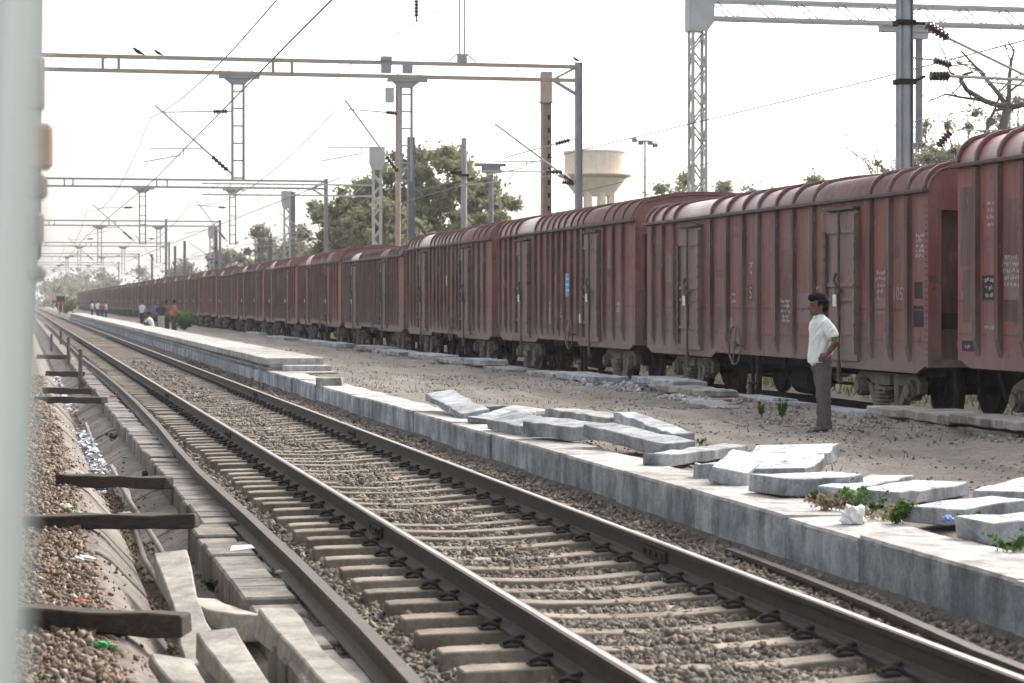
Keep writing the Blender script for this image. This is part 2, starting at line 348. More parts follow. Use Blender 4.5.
def rotmats(n):
    q = rng.normal(size=(n, 4)); q /= np.linalg.norm(q, axis=1)[:, None]; a, b, c, d = q.T
    return np.stack([1 - 2 * (c * c + d * d), 2 * (b * c - a * d), 2 * (b * d + a * c), 2 * (b * c + a * d), 1 - 2 * (b * b + d * d), 2 * (c * d - a * b), 2 * (b * d - a * c), 2 * (c * d + a * b), 1 - 2 * (b * b + c * c)], 1).reshape(n, 3, 3)
def scatter(name, label, cat, mat, regions, zoff=.3, coarse=False, clump=False, zf=None):
    """regions: (x0,x1,y0,y1,per_m2,smin,smax) ; smin/smax = stone radius"""
    P, S = [], []
    for (x0, x1, y0, y1, dens, a, b) in regions:
        n = int((x1 - x0) * (y1 - y0) * dens); x = rng.uniform(x0, x1, n); y = rng.uniform(y0, y1, n)
        s = a + (b - a) * rng.random(n) ** 3
        if clump: kq = vnoise(x * .9 + 5, y * .55) + .5 * vnoise(x * 2.3, y * 1.9) > rng.uniform(-.35, .45, n); x, y, s = x[kq], y[kq], s[kq]
        P.append(np.stack([x, y, (zf or ground_z)(x, y) + s * zoff], 1)); S.append(s)
    P = np.concatenate(P); S = np.concatenate(S); n = len(P)
    B, F = (OCT, OCTF) if coarse else (CUB, CUBF); k = len(B)
    V = (B[None] + rng.normal(0, .16, (n, k, 3))) * rng.uniform(.7, 1.2, (n, k, 1)) * rng.uniform(.5, 1.25, (n, 1, 3))
    V = np.einsum('nij,nkj->nki', rotmats(n), V) * S[:, None, None] + P[:, None]
    FF = (F[None] + (np.arange(n) * k)[:, None, None]).reshape(-1, 3)
    return stuff(link(name, npmesh(name, V.reshape(-1, 3), FF, mat)), label, cat)
scatter('ballast_stones', 'grey brown crushed stone ballast filling the track bed', 'ballast', M['ballast'],
        [(1.95, 5.36, 9.5, 17, 1350, .007, .033), (1.95, 5.36, 17, 28, 640, .010, .036), (1.95, 5.36, 28, 45, 170, .02, .046), (1.95, 5.36, 45, 75, 45, .03, .06)])
scatter('drain_bank_chippings', 'loose brown chippings heaped along the left side of the drain', 'gravel', M['brownstone'],
        [(-.7, .56, 10, 18, 850, .009, .032), (-.5, .60, 18, 30, 480, .011, .038), (-.2, .66, 30, 60, 130, .02, .05), (1.74, 2.0, 10, 30, 150, .012, .03), (.95, 1.2, 10, 40, 90, .012, .03)])
scatter('yard_rubble', 'scattered pebbles and rubble on the trodden earth before the wagons', 'rubble', M['rubble'],
        [(6.0, 11.2, 16, 30, 130, .005, .024), (6.0, 11.2, 30, 50, 50, .007, .028), (6.0, 11.2, 50, 90, 6, .012, .035), (9.7, 11.25, 22, 34, 150, .008, .038), (10.2, 11.3, 34, 75, 40, .012, .045), (6.0, 6.6, 12, 34, 60, .008, .03)], clump=True)
scatter('grey_rubble_heap', 'pale grey broken concrete spilled in front of the wagons', 'rubble', M['greyrub'],
        [(9.9, 10.9, 33.5, 35.2, 120, .02, .06), (10.3, 11.1, 38, 42, 60, .02, .07)])
scatter('drain_silt', 'silt and chippings washed over the drain lining', 'silt', M['brownstone'],
        [(.56, .74, 10, 40, 110, .006, .022), (.74, .98, 10, 40, 50, .005, .02), (.92, 1.2, 10, 45, 260, .006, .026), (1.15, 1.4, 10, 45, 45, .005, .02)], clump=True, zf=lambda x, y: np.interp(x, [.5, .6, .7, .98, 1.13, 1.45], [-.225, -.235, -.30, -.60, -.61, -.43]))
# ---- lined drain
def strip(name, mat, prof, y0, y1, seglen, parent, label=None):
    y = y0; k = 0
    while y < y1:
        L = seglen * random.uniform(.8, 1.25); dz = random.uniform(-.015, .015); dx = random.uniform(-.012, .012)
        mb = MB(); mb.extrude([(a + dx, b + dz) for a, b in prof], 'y', y, min(y + L - .012, y1)); o = mb.build(name, mat, parent, bevel=.012); y += L; k += 1
drain = struct(bpy.data.objects.new('drain', None)); col.objects.link(drain)
strip('lining_slab', M['drainc'], [(.50, -.225), (.60, -.235), (.70, -.30), (.98, -.60), (.93, -.66), (.55, -.40)], 9.5, 60, 2.3, drain)
strip('lining_slab', M['drainc'], [(1.13, -.62), (1.45, -.43), (1.60, -.40), (1.60, -.5), (1.15, -.70)], 9.5, 60, 1.8, drain)
mb = MB(); mb.extrude([(.50, -.225), (.60, -.235), (.70, -.30), (.98, -.60), (.93, -.66), (.55, -.40)], 'y', 60.0, 250); mb.extrude([(1.13, -.62), (1.45, -.43), (1.60, -.40), (1.60, -.5), (1.15, -.70)], 'y', 60.0, 250)
mb.build('far_lining', M['drainc'], drain)
kerb = thing('drain_kerb', 'low concrete kerb of worn blocks between drain and bent old rail', 'kerb', (0, 0, 0))
y = 9.4
while y < 75:
    L = random.uniform(.42, .62); xl = 1.38 if y < 14.6 else (1.40 if y < 19.6 else 1.54); xl += random.uniform(-.012, .012); wd = random.uniform(.31, .36); zt = -.205 + random.uniform(-.018, .012)
    if 12.9 < y < 14.6: zt -= .05; xl += .06
    mb = MB(); mb.box2((xl, y, -.60), (xl + wd, y + L - .014, zt)); o = mb.build('block', M['kerbc'], kerb, bevel=.016)
    o.location = (0, 0, 0); y += L
mb = MB(); mb.box2((1.54, 75, -.6), (1.87, 250, -.2)); mb.build('far_kerb', M['kerbc'], kerb)
# ---- railway track beside the platform
track = thing('railway_track', 'broad gauge railway track on concrete sleepers beside the platform wall', 'railway track')
def rail_profile(x):
    p = [(-.075, -.172), (.075, -.172), (.072, -.160), (.02, -.145), (.011, -.13), (.011, -.045), (.034, -.035), (.036, -.004), (-.036, -.004), (-.034, -.035), (-.011, -.045), (-.011, -.13), (-.02, -.145), (-.072, -.160)]
    return [(x + a, b) for a, b in p]
for rx in RAILS:
    mb = MB(); mb.extrude(rail_profile(rx), 'y', -5, 900); r = mb.build('rail', M['rail'], track)
    mb = MB(); mb.extrude([(rx - .020, -.006), (rx + .022, -.006), (rx + .020, .0), (rx - .018, .0)], 'y', -5, 900); mb.build('running_surface', M['head'], r)
    for jy in (17.4 if rx < 3 else 15.3, 30.4, 43.4):
        mb = MB(); mb.box2((rx - .03, jy, -.13), (rx - .012, jy + .6, -.05)); mb.box2((rx + .012, jy, -.13), (rx + .03, jy + .6, -.05))
        for q in (.08, .22, .38, .52): mb.box((rx - .037, jy + q, -.09), (.016, .035, .035))
        mb.build('fishplate', M['clip'], r)
def sleeper_mb():
    mb = MB(); xs = [-1.375, -1.3, -.9, -.78, -.35, 0, .35, .78, .9, 1.3, 1.375]
    tz = [-.192, -.186, -.182, -.182, -.212, -.222, -.212, -.182, -.182, -.186, -.192]; hw = [.10, .108, .108, .108, .092, .085, .092, .108, .108, .108, .10]
    V = []
    for x, z, h in zip(xs, tz, hw): V += [(x, -h - .022, -.42), (x, h + .022, -.42), (x, h, z), (x, -h, z)]
    F = []
    for i in range(len(xs) - 1):
        for k in range(4): F.append((4 * i + k, 4 * i + (k + 1) % 4, 4 * i + 4 + (k + 1) % 4, 4 * i + 4 + k))
    F += [(3, 2, 1, 0), (40, 41, 42, 43)]
    mb.add(V, F); return mb
slm = sleeper_mb().mesh('sleeper', M['sleeper'], bevel=.008)
def clip_mb():
    mb = MB(); pts = [(0, -.06, -.16), (.02, -.055, -.135), (.06, -.05, -.125), (.085, -.02, -.14), (.075, .02, -.15), (.03, .03, -.13), (.0, .02, -.12), (-.02, .05, -.125), (.02, .07, -.14)]
    mb.tube(pts, .0115, 6); mb.box((.055, 0, -.172), (.075, .10, .035)); return mb
clm = clip_mb().mesh('rail_clip', M['clip'])
NS = 168; spy = [9.55 + .65 * i for i in range(NS)]
clipfar = MB()
for i, y in enumerate(spy):
    s = link('sleeper', slm, track); s.location = (TRX + random.uniform(-.025, .025), y + random.uniform(-.03, .03), random.uniform(-.012, .008)); s.rotation_euler = (0, 0, random.uniform(-.012, .012))
    for rx in RAILS:
        for sg in (-1, 1):
            if i < 60:
                k = link('rail_clip', clm, s); k.location = (rx - s.location.x + sg * .068, 0, 0); k.scale = (sg * 1.2, 1.2, 1.1)
            else: clipfar.box((rx + sg * .10, y, -.15), (.07, .11, .05))
o = clipfar.build('far_rail_clips', M['clip'], track); stuff(o)
mb = MB()
for i in range(NS, NS + 500):
    y = 9.55 + .65 * i; mb.box((TRX, y, -.24), (2.75, .22, .09))
stuff(mb.build('far_sleepers', M['sleeper'], track))
# ---- bent old rail beside it
def railbar(name, label, pts, mat):
    prof = rail_profile(0); pts = [Vector(p) for p in pts]; mb = MB(); V = []; F = []; n = len(prof)
    for i, p in enumerate(pts):
        d = (pts[min(i + 1, len(pts) - 1)] - pts[max(i - 1, 0)]); d.z = 0; d.normalize(); sx = Vector((d.y, -d.x, 0))
        V += [p + sx * a + Vector((0, 0, b)) for a, b in prof]
    for i in range(len(pts) - 1):
        for k in range(n): F.append((i * n + k, i * n + (k + 1) % n, (i + 1) * n + (k + 1) % n, (i + 1) * n + k))
    F += [tuple(range(n - 1, -1, -1)), tuple((len(pts) - 1) * n + k for k in range(n))]
    mb.add(V, F); return tag(mb.build(name, mat), label, 'rail')
railbar('old_rail', 'long bent rusty rail lying between drain kerb and the track', [(1.78, 8.5, -.09), (1.82, 10.5, -.085), (1.855, 12.5, -.085), (1.875, 15.5, -.085), (1.875, 19, -.085), (1.85, 23.9, -.085), (1.885, 28, -.085), (1.965, 33.1, -.085), (2.035, 41, -.085), (2.055, 50, -.085), (2.03, 60, -.085), (1.95, 73, -.09), (2.0, 95, -.09), (2.1, 140, -.1), (2.1, 200, -.1)], M['oldrail'])
railbar('old_rail', 'short rusty rail lying against the foot of the platform wall', [(4.88, 9.0, -.13), (4.94, 11.2, -.13), (5.06, 12.85, -.13), (5.14, 14.5, -.135), (5.19, 16.3, -.14)], M['oldrail'])
# ---- platform wall and raised platform
wall = thing('platform_wall', 'long low grey concrete platform edge wall along the track', 'wall')
y = 8.0; nb = 0
while y < 51.0:
    L = random.choice([1.5, 1.8, 2.1, 2.4, 3.0]) * random.uniform(.93, 1.07); L = min(L, 51.0 - y) if y + L > 50.4 else L
    dx = random.uniform(-.018, .018); dz = random.uniform(-.012, .012)
    mb = MB(); mb.box2((WALLX + dx, y, -.45), (WALLX + .42, y + L - .006, .125 + dz)); mb.build('wall_block', M['wall'], wall, bevel=.008)
    mb = MB(); n = 9; xs0 = [WALLX - .004 + dx + random.uniform(-.006, .012) for _ in range(n + 1)]
    for i in range(n):
        a = y + (L - .004) * i / n; b = y + (L - .004) * (i + 1) / n
        V = [(xs0[i], a, .128 + dz), (xs0[i + 1], b, .128 + dz), (6.0 + .03 * math.sin(b * 3), b, .10), (6.0 + .03 * math.sin(a * 3), a, .10)]
        V += [(p[0] + (.012 if k < 2 else 0), p[1], p[2] + (.024 if k < 2 else .05)) for k, p in enumerate(V)]
        mb.add(V, [(0, 1, 2, 3), (4, 5, 6, 7), (0, 4, 5, 1), (2, 6, 7, 3)] + ([(0, 3, 7, 4)] if i == 0 else []) + ([(1, 5, 6, 2)] if i == n - 1 else []))
    mb.build('coping_slab', M['coping'], wall)
    y += L
plat = thing('raised_platform', 'raised far platform edge of stacked slab courses ending in steps', 'platform')
y = 51.0
while y < 246:
    L = 3.2 if y < 120 else 12
    for (a, b, x0, mt, nm) in ((-.45, .10, 5.40, 'wall', 'base_block'), (.104, .155, 5.44, 'slabd', 'course_slab'), (.16, .215, 5.40, 'slabd', 'course_slab'), (.22, .275, 5.47, 'slabd', 'course_slab'), (.28, .43, 5.385, 'coping', 'top_slab')):
        if nm == 'top_slab' or True:
            mb = MB(); j = random.uniform(-.012, .012) if y < 120 else 0; mb.box2((x0 + j, y, a), (6.7, y + L - .01, b)); mb.build(nm, M[mt], plat, bevel=.01 if y < 90 else 0)
    y += L
mb = MB(); mb.box2((5.75, 50.1, .05), (6.75, 50.99, .28)); mb.build('step_block', M['coping'], plat, bevel=.012)
mb = MB(); mb.box2((5.70, 49.2, .02), (6.75, 50.09, .16)); mb.build('step_block', M['coping'], plat, bevel=.012)
# old kerb beside the wagons
ok = thing('yard_kerb', 'old low concrete kerb running along the earth beside the wagons', 'kerb')
y = 21.5
while y < 110:
    L = random.uniform(1.0, 1.9) if y < 60 else 6
    if random.random() < .9 or y < 36:
        mb = MB(); z1 = float(np.interp(y, [22, 30, 45, 200], [.26, .20, .17, .16])) + random.uniform(-.02, .02); mb.box2((11.15 + random.uniform(-.04, .04), y, -.35), (11.6, y + L - .02, z1)); mb.build('kerb_stone', M['slab'], ok, bevel=.015)
    y += L
# ================================================================== FREIGHT TRAIN
WX = 13.9; WZ = -.08; WSIDE = -1.6
trk2 = thing('railway_track', 'dark railway track under the freight wagons', 'railway track', (WX, 0, WZ))
for rx in (-.838, .838):
    mb = MB(); mb.extrude([(rx + a, b + .004) for a, b in [(p[0], p[1]) for p in rail_profile(0)]], 'y', -10, 700); mb.build('rail', M['rail'], trk2)
for i in range(110):
    s = link('sleeper', slm, trk2); s.location = (0, 16 + .65 * i, -.02)
def roofz(x, eave, rise):   # x measured from centre
    px = [0, .4, .9, 1.25, 1.42, 1.52, 1.58, 1.615, 1.62]; pz = [1, .985, .90, .78, .66, .50, .34, .14, 0]
    return eave + rise * float(np.interp(abs(x), px, pz))
RXS = [-1.62, -1.615, -1.595, -1.56, -1.50, -1.42, -1.30, -1.1, -.8, -.4, 0]
RXS = RXS + [-x for x in RXS[-2::-1]]
def extr_open(mb, prof_out, prof_in, y0, y1):   # shell between two polylines (x,z)
    n = len(prof_out); V = [(x, y0, z) for x, z in prof_out] + [(x, y0, z) for x, z in prof_in] + [(x, y1, z) for x, z in prof_out] + [(x, y1, z) for x, z in prof_in]
    F = []
    for i in range(n - 1):
        F += [(i, i + 1, 2 * n + i + 1, 2 * n + i), (n + i, 3 * n + i, 3 * n + i + 1, n + i + 1), (i, n + i, n + i + 1, i + 1), (2 * n + i, 2 * n + i + 1, 3 * n + i + 1, 3 * n + i)]
    F += [(0, 2 * n, 3 * n, n), (n - 1, 2 * n - 1, 4 * n - 1, 3 * n - 1)]
    mb.add(V, F)
def torus(mb, c, R_, r, axis, n=24, k=6):
    pts = []
    for i in range(n + 1):
        a = 2 * math.pi * i / n; u, v = R_ * math.cos(a), R_ * math.sin(a)
        pts.append({'x': (c[0], c[1] + u, c[2] + v), 'z': (c[0] + u, c[1] + v, c[2])}[axis])
    mb.tube(pts, r, k, cap=False)
def mesh_cache(f):
    d = {}
    def g(*a):
        if a not in d: d[a] = f(*a)
        return d[a]
    return g
@mesh_cache
def rib_mesh(bot, eave):
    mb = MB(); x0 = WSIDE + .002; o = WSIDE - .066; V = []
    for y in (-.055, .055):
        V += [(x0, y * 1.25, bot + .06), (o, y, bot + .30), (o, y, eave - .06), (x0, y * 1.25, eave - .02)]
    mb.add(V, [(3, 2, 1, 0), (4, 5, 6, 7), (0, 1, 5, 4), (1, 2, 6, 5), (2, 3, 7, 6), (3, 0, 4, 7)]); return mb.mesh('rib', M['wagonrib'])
@mesh_cache
def roofrib_mesh(eave, rise):
    mb = MB(); out = [(x * 1.012, roofz(x, eave, rise) + .05) for x in RXS]; inn = [(x, roofz(x, eave, rise) - .02) for x in RXS]
    extr_open(mb, out, inn, -.045, .045); return mb.mesh('roof_rib', M['roofrib'], True)
def bolt_row(mb, p0, p1, n, r=.012):
    p0, p1 = Vector(p0), Vector(p1)
    for i in range(n):
        q = p0.lerp(p1, i / max(1, n - 1)); mb.box(q, (r, r * 2, r * 2))
def make_door(parent, y0, y1, bot, eave, tagcol, detail):
    """door panel with frame bars, hinge strips, lock rod"""
    x = WSIDE; yc = (y0 + y1) / 2; top = eave - .18; dz0 = bot + .02
    mb = MB(); mb.box2((x - .055, y0, dz0), (x + .01, y1, top)); d = mb.build('door', M['doorp'], parent, bevel=.006)
    mid = bot + (top - bot) * .47
    mb = MB()
    for z in (top - .30, mid + .10, mid - .12, dz0 + .42): mb = MB(); mb.box2((x - .085, y0 + .04, z - .028), (x - .054, y1 - .04, z + .028)); mb.build('cross_bar', M['doorp'], d)
    for yy in (y0 + .02, y1 - .02):
        mb = MB(); mb.box2((x - .11, yy - .045, dz0 + .1), (x - .05, yy + .045, top - (.32 if yy > yc else .05)))
        for k in range(9): mb.box((x - .115, yy, dz0 + .35 + k * .2), (.02, .12, .05))
        mb.build('hinge_strip', M['doori'] if yy > yc else M['doorp'], d)
    mb = MB(); mb.tube([(x - .105, yc, dz0 - .06), (x - .105, yc, top + .04)], .022, 6)
    mb.tube([(x - .115, yc + .08, mid + .28), (x - .14, yc + .12, mid + .18), (x - .13, yc + .02, mid + .05), (x - .13, yc, mid - .2)], .024, 6)
    mb.box((x - .12, yc, mid), (.05, .16, .07)); mb.build('lock_rod', M['doori'], d)
    mb = MB(); mb.tube([(x - .10, yc, dz0 - .04), (x - .11, yc - .02, dz0 - .22), (x - .09, yc - .04, dz0 - .34)], [.03, .035, .03], 6); mb.build('drop_handle', M['doori'], d)
    mb = MB(); mb.box2((x - .16, yc - .03, mid - .23), (x - .15, yc + .12, mid - .05)); t = mb.build('seal_tag', M['white'] if tagcol else M['doori'], d)
    if detail:
        mb = MB(); mb.box2((x - .066, y0 + .1, dz0 + .45), (x - .054, yc - .06, mid - .2)); mb.box2((x - .066, yc + .06, dz0 + .45), (x - .054, y1 - .1, mid - .2)); mb.build('lower_leaf', M['doorp'], d)
    mb = MB(); mb.box2((x - .13, y0 - .02, top + .02), (x + .01, y1 + .02, top + .06)); mb.build('drip_rail', M['doori'], d)
    return d
def bogie(parent, yc):
    mb = MB(); mb.box2((-1.0, -.2, .45), (1.0, .2, .7)); mb.box2((-.6, -1.2, .62), (.6, 1.2, .72)); e = mb.build('bogie', M['blackiron'], parent); e.location = (0, yc, 0)
    for sg in (-1, 1):
        x = sg * 1.27; mb = MB()
        def plate(poly, t=.10, off=0): mb.extrude(poly, 'x', x + off - t / 2, x + off + t / 2)
        plate([(-1.18, .70), (-1.28, .62), (-1.25, .46), (-1.12, .42), (-1.12, .62), (-.86, .62), (-.78, .55), (.78, .55), (.86, .62), (1.12, .62), (1.12, .42), (1.25, .46), (1.28, .62), (1.18, .70), (.9, .79), (-.9, .79)], .13)
        plate([(-.86, .63), (-.52, .16), (.52, .16), (.86, .63), (.70, .63), (.42, .30), (-.42, .30), (-.70, .63)], .13)
        plate([(-.46, .2), (-.46, .7), (-.30, .7), (-.30, .2)], .15); plate([(.30, .2), (.30, .7), (.46, .7), (.46, .2)], .15)
        mb.build('side_frame', M['dustiron'], e, bevel=.012)
        mb = MB()
        for k in range(5): torus(mb, (x + sg * .07, 0, .21 + k * .055), .13, .022, 'z', 14, 6)
        mb.tube([(x + sg * .07, 0, .16), (x + sg * .07, 0, .5)], .06, 8); mb.box((x + sg * .06, 0, .50), (.24, .46, .05)); mb.box((x + sg * .06, 0, .16), (.24, .4, .05))
        mb.box((x + sg * .02, 0, .62), (.2, .5, .14)); mb.build('spring', M['dustiron'], e)
        for yy in (-1.0, 1.0):
            mb = MB(); mb.tube([(x - sg * .04, yy, .5), (x + sg * .12, yy, .5)], .15, 12); mb.tube([(x + sg * .12, yy, .5), (x + sg * .17, yy, .5)], .10, 10)
            for k in range(6):
                a = k * math.pi / 3; mb.box((x + sg * .13, yy + .12 * math.cos(a), .5 + .12 * math.sin(a)), (.03, .035, .035))
            mb.build('axle_box', M['dustiron'], e)
    for yy in (-1.0, 1.0):
        for sg in (-1, 1):
            x = sg * .80; mb = MB(); prof = [(-.07, .06), (-.07, .16), (-.02, .20), (-.02, .40), (-.06, .43), (-.06, .505), (.06, .50), (.06, .43), (.03, .40), (.03, .2), (.07, .16), (.07, .06)]; n = 24; V = []; F = []
            for k in range(n):
                a = 2 * math.pi * k / n; V += [(x + p[0] * sg, yy + p[1] * math.cos(a), .5 + p[1] * math.sin(a)) for p in prof]
            q = len(prof)
            for k in range(n):
                for j in range(q): F.append((k * q + j, k * q + (j + 1) % q, ((k + 1) % n) * q + (j + 1) % q, ((k + 1) % n) * q + j))
            mb.add(V, F); mb.build('wheel', M['wheel'], e, True)
        mb = MB(); mb.tube([(-1.1, yy, .5), (1.1, yy, .5)], .075, 10); mb.build('axle', M['blackiron'], e)
    return e
def make_wagon(L, bot, eave, rise, ribs, doors, hw, label, sep=True, tags=(1, 1), detail=True):
    """local frame: y=0 at the near end, rail level z=0. ribs/doors given from the FAR end"""
    t = thing('freight_wagon', label, 'wagon', (WX, 0, WZ), 'wagons of the standing freight train')
    crown = eave + rise; hs_ = -WSIDE
    # body: sides, recessed ends with corner posts and header
    mb = MB()
    mb.box2((-hs_, .0, bot), (-hs_ + .06, L, eave)); mb.box2((hs_ - .06, 0, bot), (hs_, L, eave)); mb.box2((-hs_ + .061, .02, bot), (hs_ - .061, L - .02, bot + .1))
    mb.build('side_wall', M['wagon'], t)
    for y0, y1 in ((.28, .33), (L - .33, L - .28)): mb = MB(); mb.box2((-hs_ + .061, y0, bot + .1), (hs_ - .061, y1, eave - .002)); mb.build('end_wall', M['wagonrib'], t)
    for y0, y1 in ((.003, .30), (L - .30, L - .003)):
        for sx in (-1, 1):
            mb = MB(); mb.box2((sx * (hs_ - .062), y0, bot + .1), (sx * (hs_ - .20), y1, eave - .28)); mb.build('corner_post', M['wagon'], t)
        mb = MB(); mb.box2((-hs_ + .062, y0, eave - .278), (hs_ - .062, y1, eave - .03)); mb.build('end_header', M['wagon'], t)
        yy = y0 if y0 < 1 else y1 - .04
        mb = MB(); prof = [(x * .985, roofz(x, eave, rise) - .03) for x in RXS] + [(1.59, eave - .028), (-1.59, eave - .028)]; mb.extrude(prof, 'y', yy, yy + .04); mb.build('gable_panel', M['roof'], t)
    # roof
    mb = MB(); out = [(x, roofz(x, eave, rise)) for x in RXS]; inn = [(x * .985, roofz(x, eave, rise) - .028) for x in RXS]
    extr_open(mb, out, inn, -.04, L + .04); mb.build('roof', M['roof'], t, True)
    mb = MB(); mb.box2((-hs_ - .105, -.05, eave - .035), (-hs_ + .0, L + .05, eave + .02)); mb.box2((hs_, -.05, eave - .035), (hs_ + .09, L + .05, eave + .02)); mb.build('eave_rail', M['doori'], t, bevel=.008)
    ry = [L - r for r in ribs]
    rr = sorted(ry + [L - .06, .06] + [L - (a + b) / 2 for a, b in doors] if False else ry + [L - .05, .05])
    if sep:
        for y in ry:
            o = link('rib', rib_mesh(bot, eave), t); o.location = (0, y, 0)
        for y in rr:
            o = link('roof_rib', roofrib_mesh(eave, rise), t); o.location = (0, y, 0)
    else:
        for nm, src, ys in (('ribs', rib_mesh(bot, eave), ry), ('roof_ribs', roofrib_mesh(eave, rise), rr)):
            n = len(src.vertices); co = np.empty(n * 3, np.float32); src.vertices.foreach_get('co', co); co = co.reshape(n, 3); mbx = MB()
            fs = [tuple(p.vertices) for p in src.polygons]
            for y in ys: mbx.add(co + np.array([0, y, 0]), fs)
            o = mbx.build(nm, src.materials[0], t); stuff(o)
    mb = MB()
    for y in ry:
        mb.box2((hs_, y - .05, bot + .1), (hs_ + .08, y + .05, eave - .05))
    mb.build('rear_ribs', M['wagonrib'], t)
    # horizontal plate seams of the lower side
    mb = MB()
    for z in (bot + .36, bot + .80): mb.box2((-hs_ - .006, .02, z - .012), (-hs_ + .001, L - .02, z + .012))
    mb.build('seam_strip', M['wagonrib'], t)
    for i, (a, b) in enumerate(doors): make_door(t, L - b, L - a, bot, eave, tags[i], detail)
    # sill plates under the doors (tapered), underframe
    for a, b in ((L - doors[0][1] - .9, L - .05), (.05, L - doors[1][0] + .9)):
        mb = MB(); mb.extrude([(a, bot + .03), (b, bot + .03), (b - .35, bot - .09), (a + .35, bot - .09)], 'x', -hs_ - .012, -hs_ + .03); mb.build('sill_plate', M['wagon'], t)
    mb = MB(); mb.box2((-.25, -.15, bot - .30), (.25, L + .15, bot - .002)); mb.box2((-1.35, .3, bot - .14), (-1.2, L - .3, bot - .004)); mb.box2((1.2, .3, bot - .14), (1.35, L - .3, bot - .004))
    for y in (5.2, 6.6, 8.4): mb.box2((-1.4, y, bot - .2), (1.4, y + .12, bot - .006))
    mb.tube([(-.7, L * .5 - .4, bot - .42), (-.7, L * .5 + .45, bot - .42)], .24, 12); mb.box2((.2, L * .5 - 1, bot - .55), (.7, L * .5 - .2, bot - .2))
    mb.tube([(-.45, 3.4, .42), (-.45, L - 3.6, .42)], .03, 6); mb.build('underframe', M['blackiron'], t)
    bogie(t, 2.2); bogie(t, L - 2.35)
    for y, sg in ((0, -1), (L, 1)):
        mb = MB(); mb.box2((-.12, y + sg * .0, .75), (.12, y + sg * .42, .98)); mb.box2((-.16, y + sg * .36, .72), (.16, y + sg * .5, 1.0)); mb.build('coupler', M['blackiron'], t)
        mb = MB(); mb.tube([(-1.25, y + sg * .02, bot - .02), (-1.25, y + sg * .1, bot - .08), (-1.25, y + sg * .12, bot - .55)], .022, 6); mb.tube([(-.6, y + sg * .1, bot - .1), (-.58, y + sg * .3, bot - .4), (-.5, y + sg * .42, bot - .55), (-.42, y + sg * .5, bot - .4)], .03, 6); mb.build('brake_pipe', M['blackiron'], t)
    # hand brake wheel with post and step
    if hw:
        yh = L - hw; x = -hs_ - .17; zc = bot + .16
        mb = MB(); torus(mb, (x, yh, zc), .33, .017, 'x', 28, 6)
        for k in range(4):
            a = k * math.pi / 2 + .3; mb.tube([(x, yh, zc), (x, yh + .32 * math.cos(a), zc + .32 * math.sin(a))], .012, 5)
        mb.box((x, yh, zc), (.06, .13, .13)); mb.tube([(x - .01, yh, zc), (-hs_ + .25, yh, zc)], .025, 6); mb.build('handbrake_wheel', M['dustiron'], t)
        mb = MB(); mb.box2((-hs_ + .05, yh - .62, bot - .80), (-hs_ + .12, yh - .50, bot)); mb.box2((-hs_ + .05, yh - .30, bot - .80), (-hs_ + .10, yh - .25, bot)); mb.box2((-hs_ - .02, yh - .56, bot - .5), (-hs_ + .14, yh - .24, bot - .47)); mb.build('side_step', M['blackiron'], t)
        mb = MB(); mb.box2((-hs_ - .02, yh - .60, bot - .82), (-hs_ + .04, yh - .22, bot - .78)); mb.box2((-hs_ - .02, yh - .30, bot - .78), (-hs_ + .04, yh - .22, bot - .45)); mb.build('step_tread', M['doorp'], t)
        mb = MB(); mb.tube([(x + .1, yh + .05, zc - .3), (x + .12, yh + .1, bot - .55), (x + .2, yh + .02, bot - .9)], .015, 5); mb.build('chain', M['blackiron'], t)
    return t
def tint(t, c):
    t.color = (*c, 1)
    for ch in t.children: tint(ch, c)
A_R = [.52, 1.24, 2.03, 4.42, 5.38, 6.3, 7.13, 8.07, 8.93, 9.87, 12.35, 13.1, 13.8]; A_D = [(2.5, 3.83), (10.58, 11.86)]
B_R = [.12, .79, 1.38, 2.07, 4.27, 4.9, 5.55, 6.12, 6.7, 7.28, 7.98, 8.56, 9.08, 10.95, 11.71, 12.5]; B_D = [(2.32, 3.69), (9.3, 10.6)]
C_R = [.15, .55, .95, 1.4, 1.85, 4.1, 4.5, 4.95, 5.4, 5.85, 6.3, 6.75, 7.2, 7.65, 8.1, 8.55, 9.0, 10.9, 11.4, 11.85, 12.3, 12.75]
def place(t, y): t.location.y = y; return t
def text(body, size, mat, parent, x, y, z, name='lettering'):
    cu = bpy.data.curves.new(name, 'FONT'); cu.body = body; cu.size = size; cu.align_x = 'CENTER'; cu.space_line = .8
    o = bpy.data.objects.new('tmp', cu); col.objects.link(o); dg = bpy.context.evaluated_depsgraph_get(); me = bpy.data.meshes.new_from_object(o.evaluated_get(dg))
    bpy.data.objects.remove(o); me.materials.clear(); me.materials.append(mat)
    q = link(name, me, parent); q.rotation_euler = (R(90), 0, R(-90)); q.location = (x, y, z); return q
def patch(parent, name, mat, y0, y1, z0, z1, off=.004):
    mb = MB(); mb.box2((WSIDE - off, y0, z0), (WSIDE + .004, y1, z1)); return mb.build(name, mat, parent)
def scrawl(parent, y, z, wd, rows, seed, rowh=.09):   # unreadable chalked tally lines
    r = random.Random(seed); mb = MB()
    for k in range(rows):
        yy = y + r.uniform(0, .1)
        while yy < y + wd:
            l = r.uniform(.02, .07); mb.box((WSIDE - .003, yy, z - k * rowh + r.uniform(-.012, .012)), (.006, l, r.uniform(.02, .055)), Matrix.Rotation(r.uniform(-.6, .6), 3, 'X')); yy += l + r.uniform(.01, .05)
    return stuff(mb.build('chalk_marks', M['chalk'], parent))
